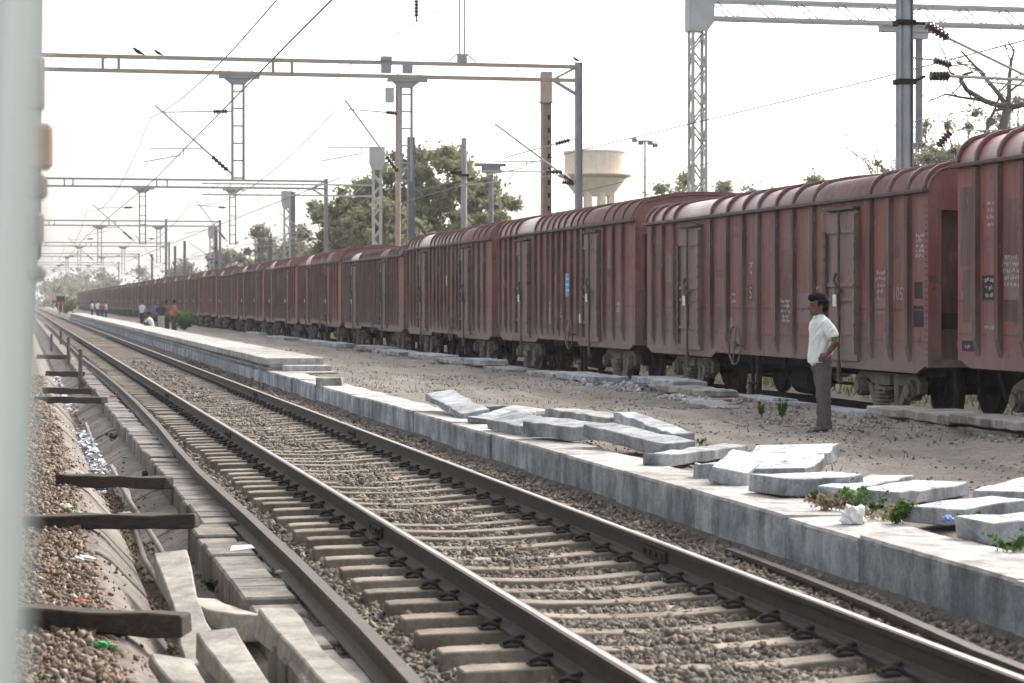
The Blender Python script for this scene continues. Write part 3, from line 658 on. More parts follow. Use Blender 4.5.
# nearest wagon, cropped by the right edge
w1 = place(make_wagon(14.46, .99, 3.60, .50, [.66, 1.36, 2.1, 2.9, 5.2, 6, 6.8, 7.6, 8.4, 9.2, 10, 12.35, 13.1, 13.8], [(3.5, 4.8), (10.58, 11.86)], 7.0, 'nearest maroon wagon with black scabbed patches, cut off by the right edge'), 28.57 - 14.46); tint(w1, (1.12, .92, .95))
Lw = 14.46
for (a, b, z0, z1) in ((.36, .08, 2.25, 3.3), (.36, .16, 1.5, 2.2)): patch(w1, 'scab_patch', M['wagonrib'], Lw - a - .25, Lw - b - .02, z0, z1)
patch(w1, 'stencil_patch', M['blackpatch'], Lw - 1.22, Lw - .80, 1.78, 2.12); scrawl(w1, Lw - 1.18, 2.06, .30, 3, 41, .10).location.x = -.005
patch(w1, 'stencil_patch', M['blackpatch'], Lw - .52, Lw - .14, 1.12, 1.26); scrawl(w1, Lw - .48, 1.19, .26, 1, 42).location.x = -.005
scrawl(w1, Lw - 1.2, 3.05, .28, 4, 3); scrawl(w1, Lw - 2.0, 2.35, .55, 5, 5); scrawl(w1, Lw - 1.15, 1.45, .3, 1, 8)
# second wagon, behind the man
w2 = place(make_wagon(14.46, .86, 3.33, .45, A_R, A_D, 6.26, 'long maroon wagon with painted number, directly behind the standing man'), 29.6); tint(w2, (1, 1, 1))
text('1052', .27, M['chalk'], w2, WSIDE - .008, 30.63 - 29.6, 1.80)
text('\u0926', .36, M['chalk'], w2, WSIDE - .008, 37.39 - 29.6, 2.23); text('S', .30, M['chalk'], w2, WSIDE - .008, 37.41 - 29.6, 1.83)
text('A', .16, M['chalk'], w2, WSIDE - .008, 31.45 - 29.6, 1.80)
scrawl(w2, 35.33 - 29.6, 1.78, .48, 5, 11, .08); scrawl(w2, 33.9 - 29.6, 2.0, .4, 3, 12, .14); scrawl(w2, 31.2 - 29.6, 2.2, .35, 4, 13); scrawl(w2, 29.75 - 29.6, 2.7, .3, 5, 14, .07); scrawl(w2, 38.2 - 29.6, 1.9, .3, 2, 15, .12)
patch(w2, 'stencil_patch', M['blackpatch'], .16, .52, 1.42, 1.72); patch(w2, 'stencil_patch', M['blackpatch'], .20, .48, 1.82, 2.05); patch(w2, 'worn_patch', M['slabd'], 3.25 + 5.6, 3.65 + 5.6, 1.30, 1.50)
mb = MB(); mb.box2((-1.45, .274, 1.40), (-.9, .281, 1.62)); mb.build('stencil_patch', M['blackpatch'], w2)
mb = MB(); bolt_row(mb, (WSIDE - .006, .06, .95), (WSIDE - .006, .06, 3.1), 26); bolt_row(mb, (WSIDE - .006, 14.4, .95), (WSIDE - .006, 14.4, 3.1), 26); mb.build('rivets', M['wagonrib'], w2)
def worn(t, L, ribs, bot, eave, n, seed):
    r = random.Random(seed); ys = sorted(L - a for a in ribs)
    for q in range(n):
        k = r.randrange(len(ys) - 1); a, b = ys[k] + .08, ys[k + 1] - .08
        if b - a > 1.2 or b - a < .2: continue
        z = r.uniform(bot + .15, eave - .9); h = r.uniform(.15, .6); patch(t, 'paint_patch', M[r.choice(['wagonrib', 'doorp', 'roofrib', 'doorp'])], a + r.uniform(0, .12), b - r.uniform(0, .15), z, z + h, .0015 + .00037 * q)
worn(w1, 14.46, [.66, 1.36, 2.1, 2.9], .99, 3.6, 5, 2); worn(w2, 14.46, A_R, .86, 3.33, 11, 4)
# third wagon with the blue notice
w3 = place(make_wagon(13.4, .88, 3.45, .55, B_R, B_D, 8.33, 'maroon wagon bearing a blue notice, second behind the man'), 44.96); tint(w3, (.98, .95, .97))
p = patch(w3, 'blue_notice', M['blue'], 50.47 - 44.96, 51.04 - 44.96, 1.90, 2.42, .012)
for k in range(3):
    mb = MB(); mb.box2((WSIDE - .016, 5.60, 2.02 + k * .13), (WSIDE - .011, 5.98, 2.06 + k * .13)); mb.build('print_line', M['bluetxt'], p)
patch(w3, 'cream_patch', M['cream'], 7.35, 7.75, 1.25, 1.78); patch(w3, 'white_sticker', M['white'], 4.6, 4.85, 1.3, 1.5); patch(w3, 'worn_patch', M['chalk'], 1.2, 1.45, 1.6, 1.75)
scrawl(w3, 6.3, 1.7, .3, 4, 21); scrawl(w3, 1.1, 1.75, .35, 3, 22)
w4 = place(make_wagon(13.4, .84, 3.45, .55, B_R, B_D, 8.3, 'maroon wagon with a small white sticker, left of the blue notice wagon', tags=(0, 0)), 59.43); tint(w4, (1.0, .95, .93))
patch(w4, 'white_sticker', M['white'], 6.3, 6.62, 2.25, 2.55); scrawl(w4, 6.9, 1.5, .25, 5, 31); scrawl(w4, 8.2, 1.1, .3, 3, 32)
worn(w3, 13.4, B_R, .88, 3.45, 9, 6); worn(w4, 13.4, B_R, .84, 3.45, 9, 9)
w5 = place(make_wagon(13.9, .86, 3.30, .42, C_R, [(2.15, 3.7), (9.3, 10.6)], 8.2, 'grey maroon wagon with many close ribs, fifth from the right edge', tags=(1, 0)), 73.7); tint(w5, (.92, .98, 1.02))
w6 = place(make_wagon(13.4, .86, 3.36, .60, B_R, B_D, 8.3, 'orange roofed wagon, sixth from the right edge'), 88.6); tint(w6, (1.2, .85, .78))
protoB = make_wagon(13.4, .86, 3.42, .52, B_R, B_D, None, '', sep=False, tags=(1, 1), detail=False)
protoC = make_wagon(13.4, .86, 3.36, .46, C_R, [(2.15, 3.7), (9.3, 10.6)], None, '', sep=False, tags=(1, 0), detail=False)
ORD = 'seventh eighth ninth tenth eleventh twelfth thirteenth fourteenth fifteenth sixteenth seventeenth eighteenth nineteenth twentieth'.split() + ['twenty-' + s for s in 'first second third fourth fifth sixth seventh eighth ninth'.split()] + ['thirtieth', 'thirty-first', 'thirty-second', 'thirty-third', 'thirty-fourth']
y = 103.0; usedB = usedC = False
for i, o_ in enumerate(ORD):
    useC = i % 4 == 2
    if useC: t = protoC if not usedC else copy_tree(protoC); usedC = True
    else: t = protoB if not usedB else copy_tree(protoB); usedB = True
    t.location = (WX, y, WZ + random.uniform(-.03, .04)); t['label'] = f'distant maroon covered wagon, {o_} counting from the right edge'
    if i == len(ORD) - 1: t['label'] = 'farthest maroon wagon at the tail of the freight train'
    k = random.uniform(.88, 1.12); tint(t, (k * random.uniform(1, 1.2), k * .95, k * random.uniform(.85, 1))) if i != 3 else tint(t, (1.35, .9, .75)); y += 14.42
# ================================================================== OVERHEAD LINE
def insul(mb_, a, b, r, n=5):
    a, b = Vector(a), Vector(b); pts, rs = [], []
    for i in range(n * 4 + 1):
        t = i / (n * 4); pts.append(a.lerp(b, t)); rs.append(r if i % 4 in (1, 2) else r * .55)
    mb_.tube(pts, rs, 10)
def cantilever(parent, Y, tip, root, tie_tip, tie_root, fa=.74, fb=.94, ta=.72, tb=.92, r=.032, ri=.075, mat='galvl'):
    """inclined stay with insulator near the mast, horizontal tie with insulator"""
    tip, root, tie_tip, tie_root = [Vector(p) for p in (tip, root, tie_tip, tie_root)]
    mb = MB(); mb.tube([tip, tip.lerp(root, fa)], r, 6); mb.tube([tip.lerp(root, fb), root], r, 6); mb.tube([tie_tip, tie_tip.lerp(tie_root, ta)], r * .7, 6); mb.tube([tie_tip.lerp(tie_root, tb), tie_root], r * .7, 6)
    s0 = tip.lerp(root, .62); mb.tube([s0, s0 + Vector((-1.55, 0, -.04))], r * .6, 6); mb.tube([s0 + Vector((-.55, 0, -.03)), s0 + Vector((-.55, 0, -.22))], r * .6, 5); mb.tube([s0 + Vector((-.6, 0, -.2)), s0 + Vector((-1.7, 0, -.42))], r * .6, 5)
    c = mb.build('cantilever', M[mat], parent)
    for a, b, u, v in ((tip, root, fa, fb), (tie_tip, tie_root, ta, tb)):
        mi = MB(); insul(mi, a.lerp(b, u), a.lerp(b, v), ri); mi.build('insulator', M['insul'], c)
    return c
def drop_arm(parent, x, ztop, zbot, wd=.32, mat='galv', name='drop_arm'):
    mb = MB(); h = wd / 2
    for sx in (-h, h): mb.box2((x + sx - .035, -.05, zbot), (x + sx + .035, .05, ztop - .12))
    z = zbot + .06
    while z < ztop - .2: mb.box((x, 0, z), (wd - .07, .06, .045)); z += .5
    o = mb.build(name, M[mat], parent)
    mb = MB(); mb.box2((x - .55, -.12, ztop - .02), (x + .62, .12, ztop + .06)); mb.extrude([(x - .40, ztop - .02), (x + .40, ztop - .02), (x + .18, ztop - .2), (x - .18, ztop - .2)], 'y', -.09, .09)
    for sx in (-.25, .4): mb.box((x + sx, 0, ztop + .13), (.06, .06, .16))
    mb.build('bracket', M[mat], o); return o
def boom(parent, x0, x1, zb, zt, r, mat, lace=True, step=.75):
    mb = MB()
    for z in (zt, zb): mb.box2((x0, -.06, z - r), (x1, .06, z + r))
    mb.build('boom_chord', M[mat], parent)
    if lace:
        mb = MB(); x = x0; k = 0
        while x < x1 - step:
            mb.tube([(x, 0, zb), (x + step, 0, zt)], .007, 4); x += step; k += 1
        stuff(mb.build('boom_lacing', M['galvl'], parent))
    for x in (2.3, 2.75, 7.15, 7.7):
        mb = MB(); mb.box2((x - .04, -.065, zb), (x + .04, .065, zt)); mb.build('boom_batten', M[mat], parent)
def portal(Y, label, zoff=0, mat='galvl', x0=-6.5, mastmat='galv', armx=(6.14, 11.05), armbot=5.2):
    t = thing('overhead_line_portal', label, 'gantry', (0, Y, 0), 'overhead line portals along the tracks')
    zb, zt = 8.28 + zoff, 8.68 + zoff
    boom(t, x0, 16.2, zb, zt, .055, mat)
    for mx in (16.25, x0 - .05):
        mb = MB()
        if True:
            mb.box2((mx - .1, -.012, -.4), (mx + .1, .012, zt + .14)); mb.box2((mx - .1, -.1, -.4), (mx - .084, .1, zt + .14)); mb.box2((mx + .084, -.1, -.4), (mx + .1, .1, zt + .14))
        mb.build('mast', M[mastmat], t)
    mb = MB(); mb.bar((15.45, 0, zb), (16.2, 0, 7.85 + zoff), .09); mb.bar((15.45, 0, zb), (16.2, 0, zt), .07); mb.build('knee_brace', M['galv'], t)
    for ax in armx: drop_arm(t, ax, zb - .13, armbot + zoff)
    zo = zoff
    cantilever(t, Y, (3.77, 0, 7.32 + zo), (5.98, 0, 5.36 + zo), (4.0, 0, 7.12 + zo), (6.0, 0, 7.18 + zo))
    cantilever(t, Y, (9.25, 0, 7.57 + zo), (10.9, 0, 5.37 + zo), (9.35, 0, 7.30 + zo), (10.9, 0, 7.2 + zo))
    cantilever(t, Y, (13.7, 0, 6.95 + zo), (16.15, 0, 5.2 + zo), (14.0, 0, 5.95 + zo), (16.15, 0, 6.55 + zo), fa=.86, fb=.97)
    mb = MB(); mb.tube([(13.0, 0, 5.55 + zo), (15.2, 0, 5.55 + zo)], .02, 6); mb.tube([(12.6, .0, 5.1 + zo), (15.6, 0, 5.45 + zo)], .012, 5); mi = mb.build('registration_arm', M['galvl'], t)
    mj = MB(); insul(mj, (15.25, 0, 5.55 + zo), (15.75, 0, 5.55 + zo), .075); insul(mj, (15.75, 0, 5.25 + zo), (16.1, 0, 5.2 + zo), .07); mj.build('insulator', M['insul'], mi)
    return t
p1 = portal(65.76, 'nearest long horizontal portal with cream rusty chords across the sky', 0, 'rustmast')
# lamp boxes and upward post standing on the nearest boom
mb = MB(); mb.box2((10.30, -.1, 8.74), (10.62, .1, 8.86)); mb.box2((10.32, -.1, 8.38), (10.60, .1, 8.64)); mb.box2((10.95, -.1, 8.38), (11.23, .1, 8.64)); mb.build('junction_box', M['galv'], p1)
q = atY(462, 56, 65.76); mb = MB(); mb.box2((q.x - .09, -.03, 8.74), (q.x - .045, .03, 11.5)); mb.box2((q.x + .045, -.03, 8.74), (q.x + .09, .03, 11.5)); mb.bar((q.x - .42, 0, 8.76), (q.x - .12, 0, 9.0), .04); mb.bar((q.x + .42, 0, 8.76), (q.x + .12, 0, 9.0), .04); mb.box2((q.x - .14, -.07, 8.74), (q.x + .14, .07, 8.98)); mb.build('raised_post', M['galv'], p1)
for k, (Y, lab) in enumerate(((123.0, 'second portal along the track, thin boom at mid height of the sky'), (190, 'third portal along the track, seen below the second'), (256, 'fourth portal along the track, faint in the haze'), (322, 'fifth portal along the track, small and hazy'), (388, 'sixth portal along the track, tiny above the train tail'), (455, 'seventh portal, last faint one before the vanishing point'))):
    portal(Y, lab, -.45 + .12 * (k % 2), 'galv', armx=(6.4, 11.2))
def lattice_mast(parent, x, y, z0, z1, wd, mat, step=.55, dep=None):
    dep = dep or wd; mb = MB(); h = wd / 2; g = dep / 2; b = .085
    for sx in (-1, 1):
        for sy in (-1, 1): mb.box2((x + sx * h - sx * b, y + sy * g - sy * .02, z0), (x + sx * h, y + sy * g, z1)); mb.box2((x + sx * h - sx * .02, y + sy * (g - .021), z0), (x + sx * h, y + sy * g - sy * b, z1))
    o = mb.build('mast', M[mat], parent); mb = MB(); z = z0; k = 0
    while z < z1 - step:
        s_ = 1 if k % 2 else -1
        for sy in (-1, 1): mb.bar((x - s_ * (h - .03), y + sy * (g - .03), z), (x + s_ * (h - .03), y + sy * (g - .03), z + step), .02, .055)
        for sx in (-1, 1): mb.bar((x + sx * (h - .03), y - s_ * (g - .03), z), (x + sx * (h - .03), y + s_ * (g - .03), z + step), .055, .02)
        z += step; k += 1
    mb.build('lattice_bar', M[mat], o); return o
# lattice portal on the right: mast with gusset, truss boom running right, drop arm
lp = thing('overhead_line_portal', 'tall pale lattice mast and truss boom at the upper right', 'gantry', (0, 61.4, 0))
xm = atY(697.5, 100, 61.4).x; lattice_mast(lp, xm, 0, -.1, 9.35, .46, 'galvl', .52)
mb = MB(); mb.extrude([(xm - .28, 10.4), (xm + .42, 10.4), (xm + .42, 9.55), (xm + .22, 9.28), (xm - .28, 9.28)], 'y', -.27, -.25); mb.extrude([(xm - .28, 10.4), (xm + .42, 10.4), (xm + .42, 9.55), (xm + .22, 9.28), (xm - .28, 9.28)], 'y', .25, .27); mb.box2((xm - .30, -.25, 9.28), (xm - .28, .25, 10.4)); mb.build('gusset_plate', M['galvl'], lp)
mb = MB()
for z in (9.66, 10.16):
    for yy in (-.22, .22): mb.box2((xm + .42, yy - .05, z - .05), (60, yy + .05, z + .05))
mb.build('boom_chord', M['galvl'], lp)
mb = MB(); x = xm + .45; k = 0
while x < 59:
    for yy in (-.22, .22): mb.bar((x, yy, 9.66 if k % 2 else 10.16), (x + .62, yy, 10.16 if k % 2 else 9.66), .03, .03)
    x += .62; k += 1
stuff(mb.build('boom_lacing', M['galvd'], lp))
lattice_mast(lp, 60.2, 0, -.1, 10.3, .46, 'galvl', .52)
dx = atY(919, 60, 61.4).x; mb = MB(); mb.tube([(dx, 0, 6.2), (dx, 0, 9.5)], .11, 12); a = mb.build('drop_arm', M['galvd'], lp)
mb = MB(); mb.box2((24.05, -.15, 9.42), (25.95, .15, 9.60)); mb.box2((dx - .2, -.12, 9.24), (dx + .25, .12, 9.42)); mb.build('bracket', M['galvl'], a)
mb = MB(); mb.box((dx - .3, 0, 9.63), (.12, .12, .12)); mb.build('clamp', M['galvd'], a)
# round pole close behind the wagons with the insulated arms reaching right
rp = thing('overhead_line_mast', 'thick grey steel pole with brown insulators behind the numbered wagon', 'mast', (16.6, 41.1, 0))
mb = MB(); mb.box2((-.135, -.012, -.15), (.135, .012, 9.6)); mb.box2((-.135, -.13, -.15), (-.117, .13, 9.6)); mb.box2((.117, -.13, -.15), (.135, .13, 9.6)); mb.tube([(0, .0, -.15), (0, .0, 9.6)], .128, 14); mb.build('pole', M['galv'], rp)
def rloc(px, py): v = atY(px, py, 41.1); return v - Vector((16.6, 41.1, 0))
for py in (23, 82):
    z = rloc(905, py).z; mb = MB(); mb.box2((-.18, -.16, z - .05), (.18, .16, z + .05)); mb.tube([(.15, 0, z), (.42, 0, z + (.0 if py < 50 else .12))], .03, 6); mb.build('clamp', M['blackiron'], rp)
for (a, b, e, r) in (((926, 24), (948, 38), (1060, 92), .03), ((930, 76), (949, 76), (1070, 82), .035), ((934, 60), (951, 65), (989, 74), .012)):
    mb = MB(); mb.tube([rloc(*b), rloc(*e)], r, 6); o = mb.build('support_tube', M['galvl'], rp); mb = MB(); insul(mb, rloc(*a), rloc(*b), .10 if r > .02 else .075, 6); mb.build('insulator', M['insul'], o)
mb = MB(); mb.tube([rloc(905, 57), rloc(934, 60)], .018, 6); mb.tube([rloc(1004, 66), rloc(951, 128)], .01, 5); o = mb.build('stay_wire', M['wire'], rp); mb = MB(); insul(mb, rloc(950, 132), rloc(938, 146), .08, 5); mb.build('insulator', M['insul'], o)
mb = MB(); mb.tube([rloc(985, 82), rloc(1030, 86)], .02, 5); mb.tube([rloc(955, 130), rloc(1040, 131)], .015, 5); mb.build('registration_arm', M['galvl'], rp)
# single masts between and beyond
def isect(t, x, y, z0, z1, wd, mat):
    mb = MB(); mb.box2((x - wd / 2, y - .012, z0), (x + wd / 2, y + .012, z1)); mb.box2((x - wd / 2, y - wd / 2, z0), (x - wd / 2 + .018, y + wd / 2, z1)); mb.box2((x + wd / 2 - .018, y - wd / 2, z0), (x + wd / 2, y + wd / 2, z1)); return mb.build('mast', M[mat], t)
def post_px(name, label, px, ytop, X, wd, mat, round_=False, cap=None):
    p = atX(px, ytop, X); t = thing(name, label, 'mast', (p.x, p.y, 0), 'line side masts')
    if round_: mb = MB(); mb.tube([(0, 0, -.1), (0, 0, p.z)], [wd / 2, wd / 2 * .9], 12); mb.build('mast', M[mat], t)
    else: isect(t, 0, 0, -.1, p.z, wd, mat)
    return t, p
t, p = post_px('line_mast', 'cream battened mast just left of the portal end mast', 546, 72, 16.6, .30, 'rustmast')
mb = MB(); mb.box2((-.16, -.16, p.z - .95), (.17, .16, p.z)); mb.box2((-.2, -.18, p.z - 1.0), (.2, .18, p.z - .95)); mb.build('gusset_plate', M['rustmast'], t)
mb = MB(); z = .5
while z < p.z - 1.1: mb.box((.06, -.157, z), (.07, .012, .16)); z += .42
mb.build('batten_slot', M['blackiron'], t)
t, p = post_px('line_mast', 'slim rusty pole beside the second drop arm of the nearest portal', 398, 80, 16.4, .26, 'rustmast', True)
mb = MB(); mb.box2((-.55, -.2, p.z - 1.0), (-.2, .2, p.z - .35)); mb.build('transformer_box', M['galvl'], t)
t, p = post_px('line_mast', 'grey pole rising to half height behind the rusty pole', 411, 137, 16.4, .30, 'galvd')
t, p = post_px('line_mast', 'smooth grey round pole standing before the big tree', 464, 138, 16.3, .24, 'galv', True)
mb = MB(); mb.box((0, 0, p.z - 1.4), (.34, .34, .08)); mb.tube([(-.5, 0, p.z - 1.3), (-.1, 0, p.z - 1.3)], .06, 6); mb.build('clamp', M['blackiron'], t)
t, p = post_px('line_mast', 'thin grey pole with a T bracket in front of the tree edge', 491, 165, 17.2, .20, 'galvd', True)
mb = MB(); mb.box2((-.6, -.1, p.z - .05), (.55, .1, p.z + .06)); mb.box2((-.35, -.08, p.z - .3), (.35, .08, p.z - .05)); mb.build('bracket', M['galvd'], t)
for px, yt, X, lab in ((377, 163, 17.6, 'white lattice mast with square head left of the rusty pole'), (287, 203, 17.6, 'distant white lattice mast with square head, left of the second portal end'), (212, 235, 17.6, 'farthest white lattice mast with square head in the haze')):
    p = atX(px, yt, X); t = thing('lattice_mast', lab, 'mast', (p.x, p.y, 0), 'lattice masts'); lattice_mast(t, 0, 0, -.1, p.z, .46, 'galvl', .55); mb = MB(); mb.box2((-.36, -.3, p.z), (.36, .3, p.z + .8)); mb.extrude([(-.36, p.z), (.36, p.z), (.24, p.z - .35), (-.24, p.z - .35)], 'y', -.29, .29); mb.build('mast_head', M['galvl'], t)
    if px == 377:
        mb = MB()
        for z in (7.0, 7.55):
            mb.box2((-.28 - 8.5, -.25, z - .04), (-.28, -.18, z + .04))
        x = -8.5
        while x < -.9: mb.bar((x, -.2, 7.0), (x + .6, -.2, 7.55), .03); x += .6
        mb.build('boom', M['galvl'], t)
for px, yt, X, lab in ((293, 192, 16.3, 'slim dark pole beside the distant lattice mast'), (270, 236, 16.3, 'short pole between two distant lattice masts'), (216, 227, 16.3, 'slim pole right of the farthest lattice mast'), (184.6, 241, 16.2, 'small pole above the far wagons'), (166, 219, 16.4, 'hazy pole with paired boxes above the far wagons'), (152, 254, 16.2, 'tiny hazy pole left of the far wagons'), (175, 246, 16.3, 'thin hazy pole beside the small pole above the far wagons')):
    post_px('line_mast', lab, px, yt, X, .26, 'galvd')
# wires
def wire(label, pts, r=.012, sag=0, name='overhead_wire', dropper=False):
    P = [Vector(p) for p in pts]; out = []
    for a, b in zip(P[:-1], P[1:]):
        n = 10 if sag else 1
        for i in range(n): q = a.lerp(b, i / n); q.z -= sag * 4 * (i / n) * (1 - i / n); out.append(q)
    out.append(P[-1]); mb = MB(); mb.tube(out, r, 5); return tag(mb.build(name, M['wire']), label, 'wire', 'overhead wires')
ports = [0, 65.76, 123, 190, 256, 322, 388, 455, 700]
wire('lower contact wire of the near track dropping towards the vanishing point', [(3.55, -3, 5.32), (3.6, 30, 5.25)] + [(3.6 + .15 * (-1) ** i, y, 5.18) for i, y in enumerate(ports[1:])], .014)
c1 = wire('upper catenary wire of the near track', [(3.55, -1, 7.0), (3.65, 65.76, 6.95), (3.5, 123, 6.6), (3.65, 190, 6.6), (3.5, 256, 6.6), (3.6, 322, 6.6), (3.6, 455, 6.6)], .013, .95)
mb = MB()
for k in range(1, 14):
    yy = -1 + 66.76 * k / 14; tt = k / 14; mb.tube([(3.6, yy, 5.24), (3.6, yy, 7.0 - .05 * tt - .95 * 4 * tt * (1 - tt))], .004, 4)
stuff(mb.build('droppers', M['wire'], c1))
wire('contact wire over the empty middle line', [(9.1, 65.76, 5.3), (8.9, 123, 5.2), (9.1, 190, 5.2), (9, 256, 5.2), (9, 455, 5.2)], .016)
wire('catenary wire over the empty middle line', [(9.0, 65.76, 7.3), (8.9, 123, 6.9), (9.1, 190, 6.9), (9, 256, 6.9), (9, 455, 6.9)], .016, .9)
wire('contact wire above the freight wagons', [(13.7, 65.76, 5.4), (14, 123, 5.3), (13.8, 190, 5.3), (13.9, 455, 5.3)], .016)
wire('long single wire rising to the upper right behind the wagons', [atY(1060, 31, 41), atY(870, 80.5, 50), atX(590, 148, 17.5), atX(420, 190, 17.5)], .018)
wire('faint lower wire at the upper right above the roofs', [atY(1040, 96, 45), atX(700, 165, 18), atX(560, 196, 18)], .012)
wire('thin wire hanging from the string insulator at the top', [atY(470, -8, 65.0), atY(417, 21, 65.0), atY(300, 98, 100), atY(262, 135, 180)], .016)
o = thing('string_insulator', 'dark hanging string insulator at the top centre of the sky', 'insulator', (0, 0, 0)); mb = MB(); insul(mb, atY(416.5, 0, 65), atY(416.5, 17, 65), .075, 5); mb.build('disc_stack', M['insul'], o); mb = MB(); mb.tube([atY(416.5, -30, 65), atY(416.5, 0, 65)], .015, 5); mb.tube([atY(416.5, 17, 65), atY(416.5, 22, 65)], .03, 6); mb.build('hanger', M['wire'], o)
# crows
def crow(px, py, Y, label, s=1.0, flip=1):
    p = atY(px, py, Y); t = thing('crow', label, 'bird', p, 'crows perched on the steelwork'); mb = MB()
    mb.tube([(.28 * flip, 0, .03), (.16 * flip, 0, .09), (.05 * flip, 0, .14), (-.06 * flip, 0, .20), (-.13 * flip, 0, .27), (-.17 * flip, 0, .30), (-.21 * flip, 0, .295), (-.27 * flip, 0, .28)], [.02, .05, .085, .08, .055, .05, .025, .006], 8); mb.build('body', M['crow'], t, True)
    mb = MB(); mb.tube([(.0, -.03, .0), (.0, -.03, .1)], .008, 5); mb.tube([(.0, .03, .0), (.0, .03, .1)], .008, 5); mb.build('legs', M['crow'], t); t.scale = (s * .72,) * 3; return t
crow(138, 55.5, 65.76, 'left crow of the two perched on the nearest boom', .95); crow(158, 55.8, 65.76, 'right hand crow of the pair, facing away on the nearest boom', .75); crow(576, 62.2, 65.76, 'crow perched on top of the portal end mast', .7)
# ================================================================== LOOSE THINGS
def hexa(P0, P1, width, th, l0=0, l1=0, roll=0.0, jag=.006, seed=0, chip=0):
    """slab lying along P0->P1 (ground points), lifted at its ends, rolled about its axis; returns MB in world space"""
    r = random.Random(seed); P0, P1 = Vector(P0), Vector(P1); P0.z += l0; P1.z += l1
    d = (P1 - P0).normalized(); sx = d.cross(Vector((0, 0, 1))).normalized(); sx = Matrix.Rotation(roll, 3, d) @ sx; up = sx.cross(d)
    mb = MB(); n = max(3, int((P1 - P0).length / .18)); V = []; F = []
    for i in range(n + 1):
        c = P0.lerp(P1, i / n)
        for a, b in ((-1, 0), (1, 0), (1, 1), (-1, 1)):
            j = lambda: r.uniform(-jag, jag)
            ch = (1 - chip * r.random() ** 3) if chip else 1
            V.append(c + sx * (a * width / 2 * ch + j()) + up * (b * th + j()) + d * (j() * 2 if i in (0, n) else j()))
    for i in range(n):
        for k in range(4): F.append((4 * i + k, 4 * i + (k + 1) % 4, 4 * i + 4 + (k + 1) % 4, 4 * i + 4 + k))
    F += [(3, 2, 1, 0), (4 * n, 4 * n + 1, 4 * n + 2, 4 * n + 3)]
    mb.add(V, F); return mb
def slab(label, a, b, width, th, l0=0, l1=0, roll=0, mat='slab', z=.145, name='concrete_slab', group='broken kerb slabs along the platform', cat='slab'):
    o = hexa(atZ(*a, z), atZ(*b, z), width * .95, th * .88, l0, l1, roll, .011, (a[0] * 7 + a[1]) % 999, .16).build(name, M['slab' if mat == 'slabw' else mat], bevel=.008)
    if mat == 'slabw':
        o.data.materials.append(M['slabw'])
        for f in o.data.polygons:
            if f.normal.z > .75: f.material_index = 1
    return tag(o, label, cat, group)
slab('grey slab propped up at its left end, leftmost of the loose row', (440, 411), (476, 419), .42, .12, .17, 0, .15)
slab('dark flat slab lying just right of the propped leftmost slab', (467, 414), (508, 413), .55, .10, .03, .03, 0, 'slabd', .11)
slab('thin pale slab lying flat on the coping right of the dark slab', (484, 424), (530, 416), .50, .07, 0, .06, .08)
slab('grey slab tilted towards the track, first of the overlapping trio', (503, 430), (548, 437), .42, .15, .06, .02, .25)
slab('short thick grey slab whose square end faces the track, middle of the overlapping trio', (538, 438), (590, 443), .40, .17, .07, .04, .12)
slab('weathered slab lying behind the overlapping trio', (560, 421), (626, 432), .45, .14, .05, .05, .0, 'slabd', .11)
slab('long pale slab propped on rubble, left end raised', (598, 447), (680, 455), .42, .15, .12, .0, .05)
slab('small slab with raised square end behind the long pale slab', (624, 433), (684, 445), .30, .14, .13, .0, .0)
slab('long narrow kerb stone lying on the coping with grey end face', (656, 466), (736, 455), .30, .125, 0, 0, 0)
slab('small cube like block left of the whitewashed slabs', (696, 478), (717, 478), .24, .145, 0, 0, 0)
slab('whitewashed slab standing tilted on its corner beside the small block', (727, 486), (749, 477), .36, .16, .0, .08, .16, 'slabw')
slab('largest whitewashed broken slab leaning with its far edge up', (768, 484), (798, 473), .80, .13, .02, .14, -.05, 'slabw', .15)
slab('thick whitewashed slab with sharp front corner, right of the leaning slab', (767, 494), (848, 491), .60, .165, 0, 0, 0, 'slabw', .165)
slab('whitewashed slab partly behind the dry weeds', (836, 501), (898, 490), .34, .12, 0, .02, 0, 'slabw')
slab('broad whitewashed slab behind the green weeds', (877, 505), (948, 494), .42, .12, .0, .0, .03, 'slabw')
slab('thick chipped slab beside the blue plastic scrap', (924, 526), (1010, 518), .42, .135, .01, .02, 0, 'slabw')
slab('whitewashed slab lying behind the chipped slab at the right edge', (1000, 512), (1050, 500), .45, .15, .02, .04, 0, 'slabw')
slab('nearest whitewashed block at the right edge', (973, 541), (1062, 536), .42, .16, 0, 0, 0, 'slabw')
# slabs piled by the wagons
G2 = 'stone slabs beside the wagons'
for i, (y0, y1, z0, th, lab) in enumerate(((26.6, 27.75, .24, .10, 'grey stone slab at the left end of the pile under the bogie'), (25.05, 26.57, .25, .11, 'grey stone slab in the middle of the pile right of the man'), (23.9, 25.02, .265, .10, 'grey stone slab of the pile, second from the right edge'), (22.3, 23.88, .28, .10, 'grey stone slab of the pile cut off by the right edge'))):
    tag(hexa((10.98, y0, z0), (10.98, y1, z0 + .01), .62, th, 0, 0, .02 * (-1) ** i, .012, i).build('stone_slab', M['stoneslab'], bevel=.012), lab, 'slab', G2)
for i, (y0, y1, z0, lab) in enumerate(((26.75, 27.3, .13, 'rough stone under the left end of the slab pile'), (25.4, 26.4, .14, 'rough stone under the middle of the slab pile'), (23.4, 24.9, .15, 'rough stone under the right part of the slab pile'))):
    tag(hexa((10.95, y0, z0), (10.95, y1, z0), .5, .105, 0, 0, 0, .02, 40 + i).build('stone_slab', M['stoneslab'], bevel=.014), lab, 'slab', G2)
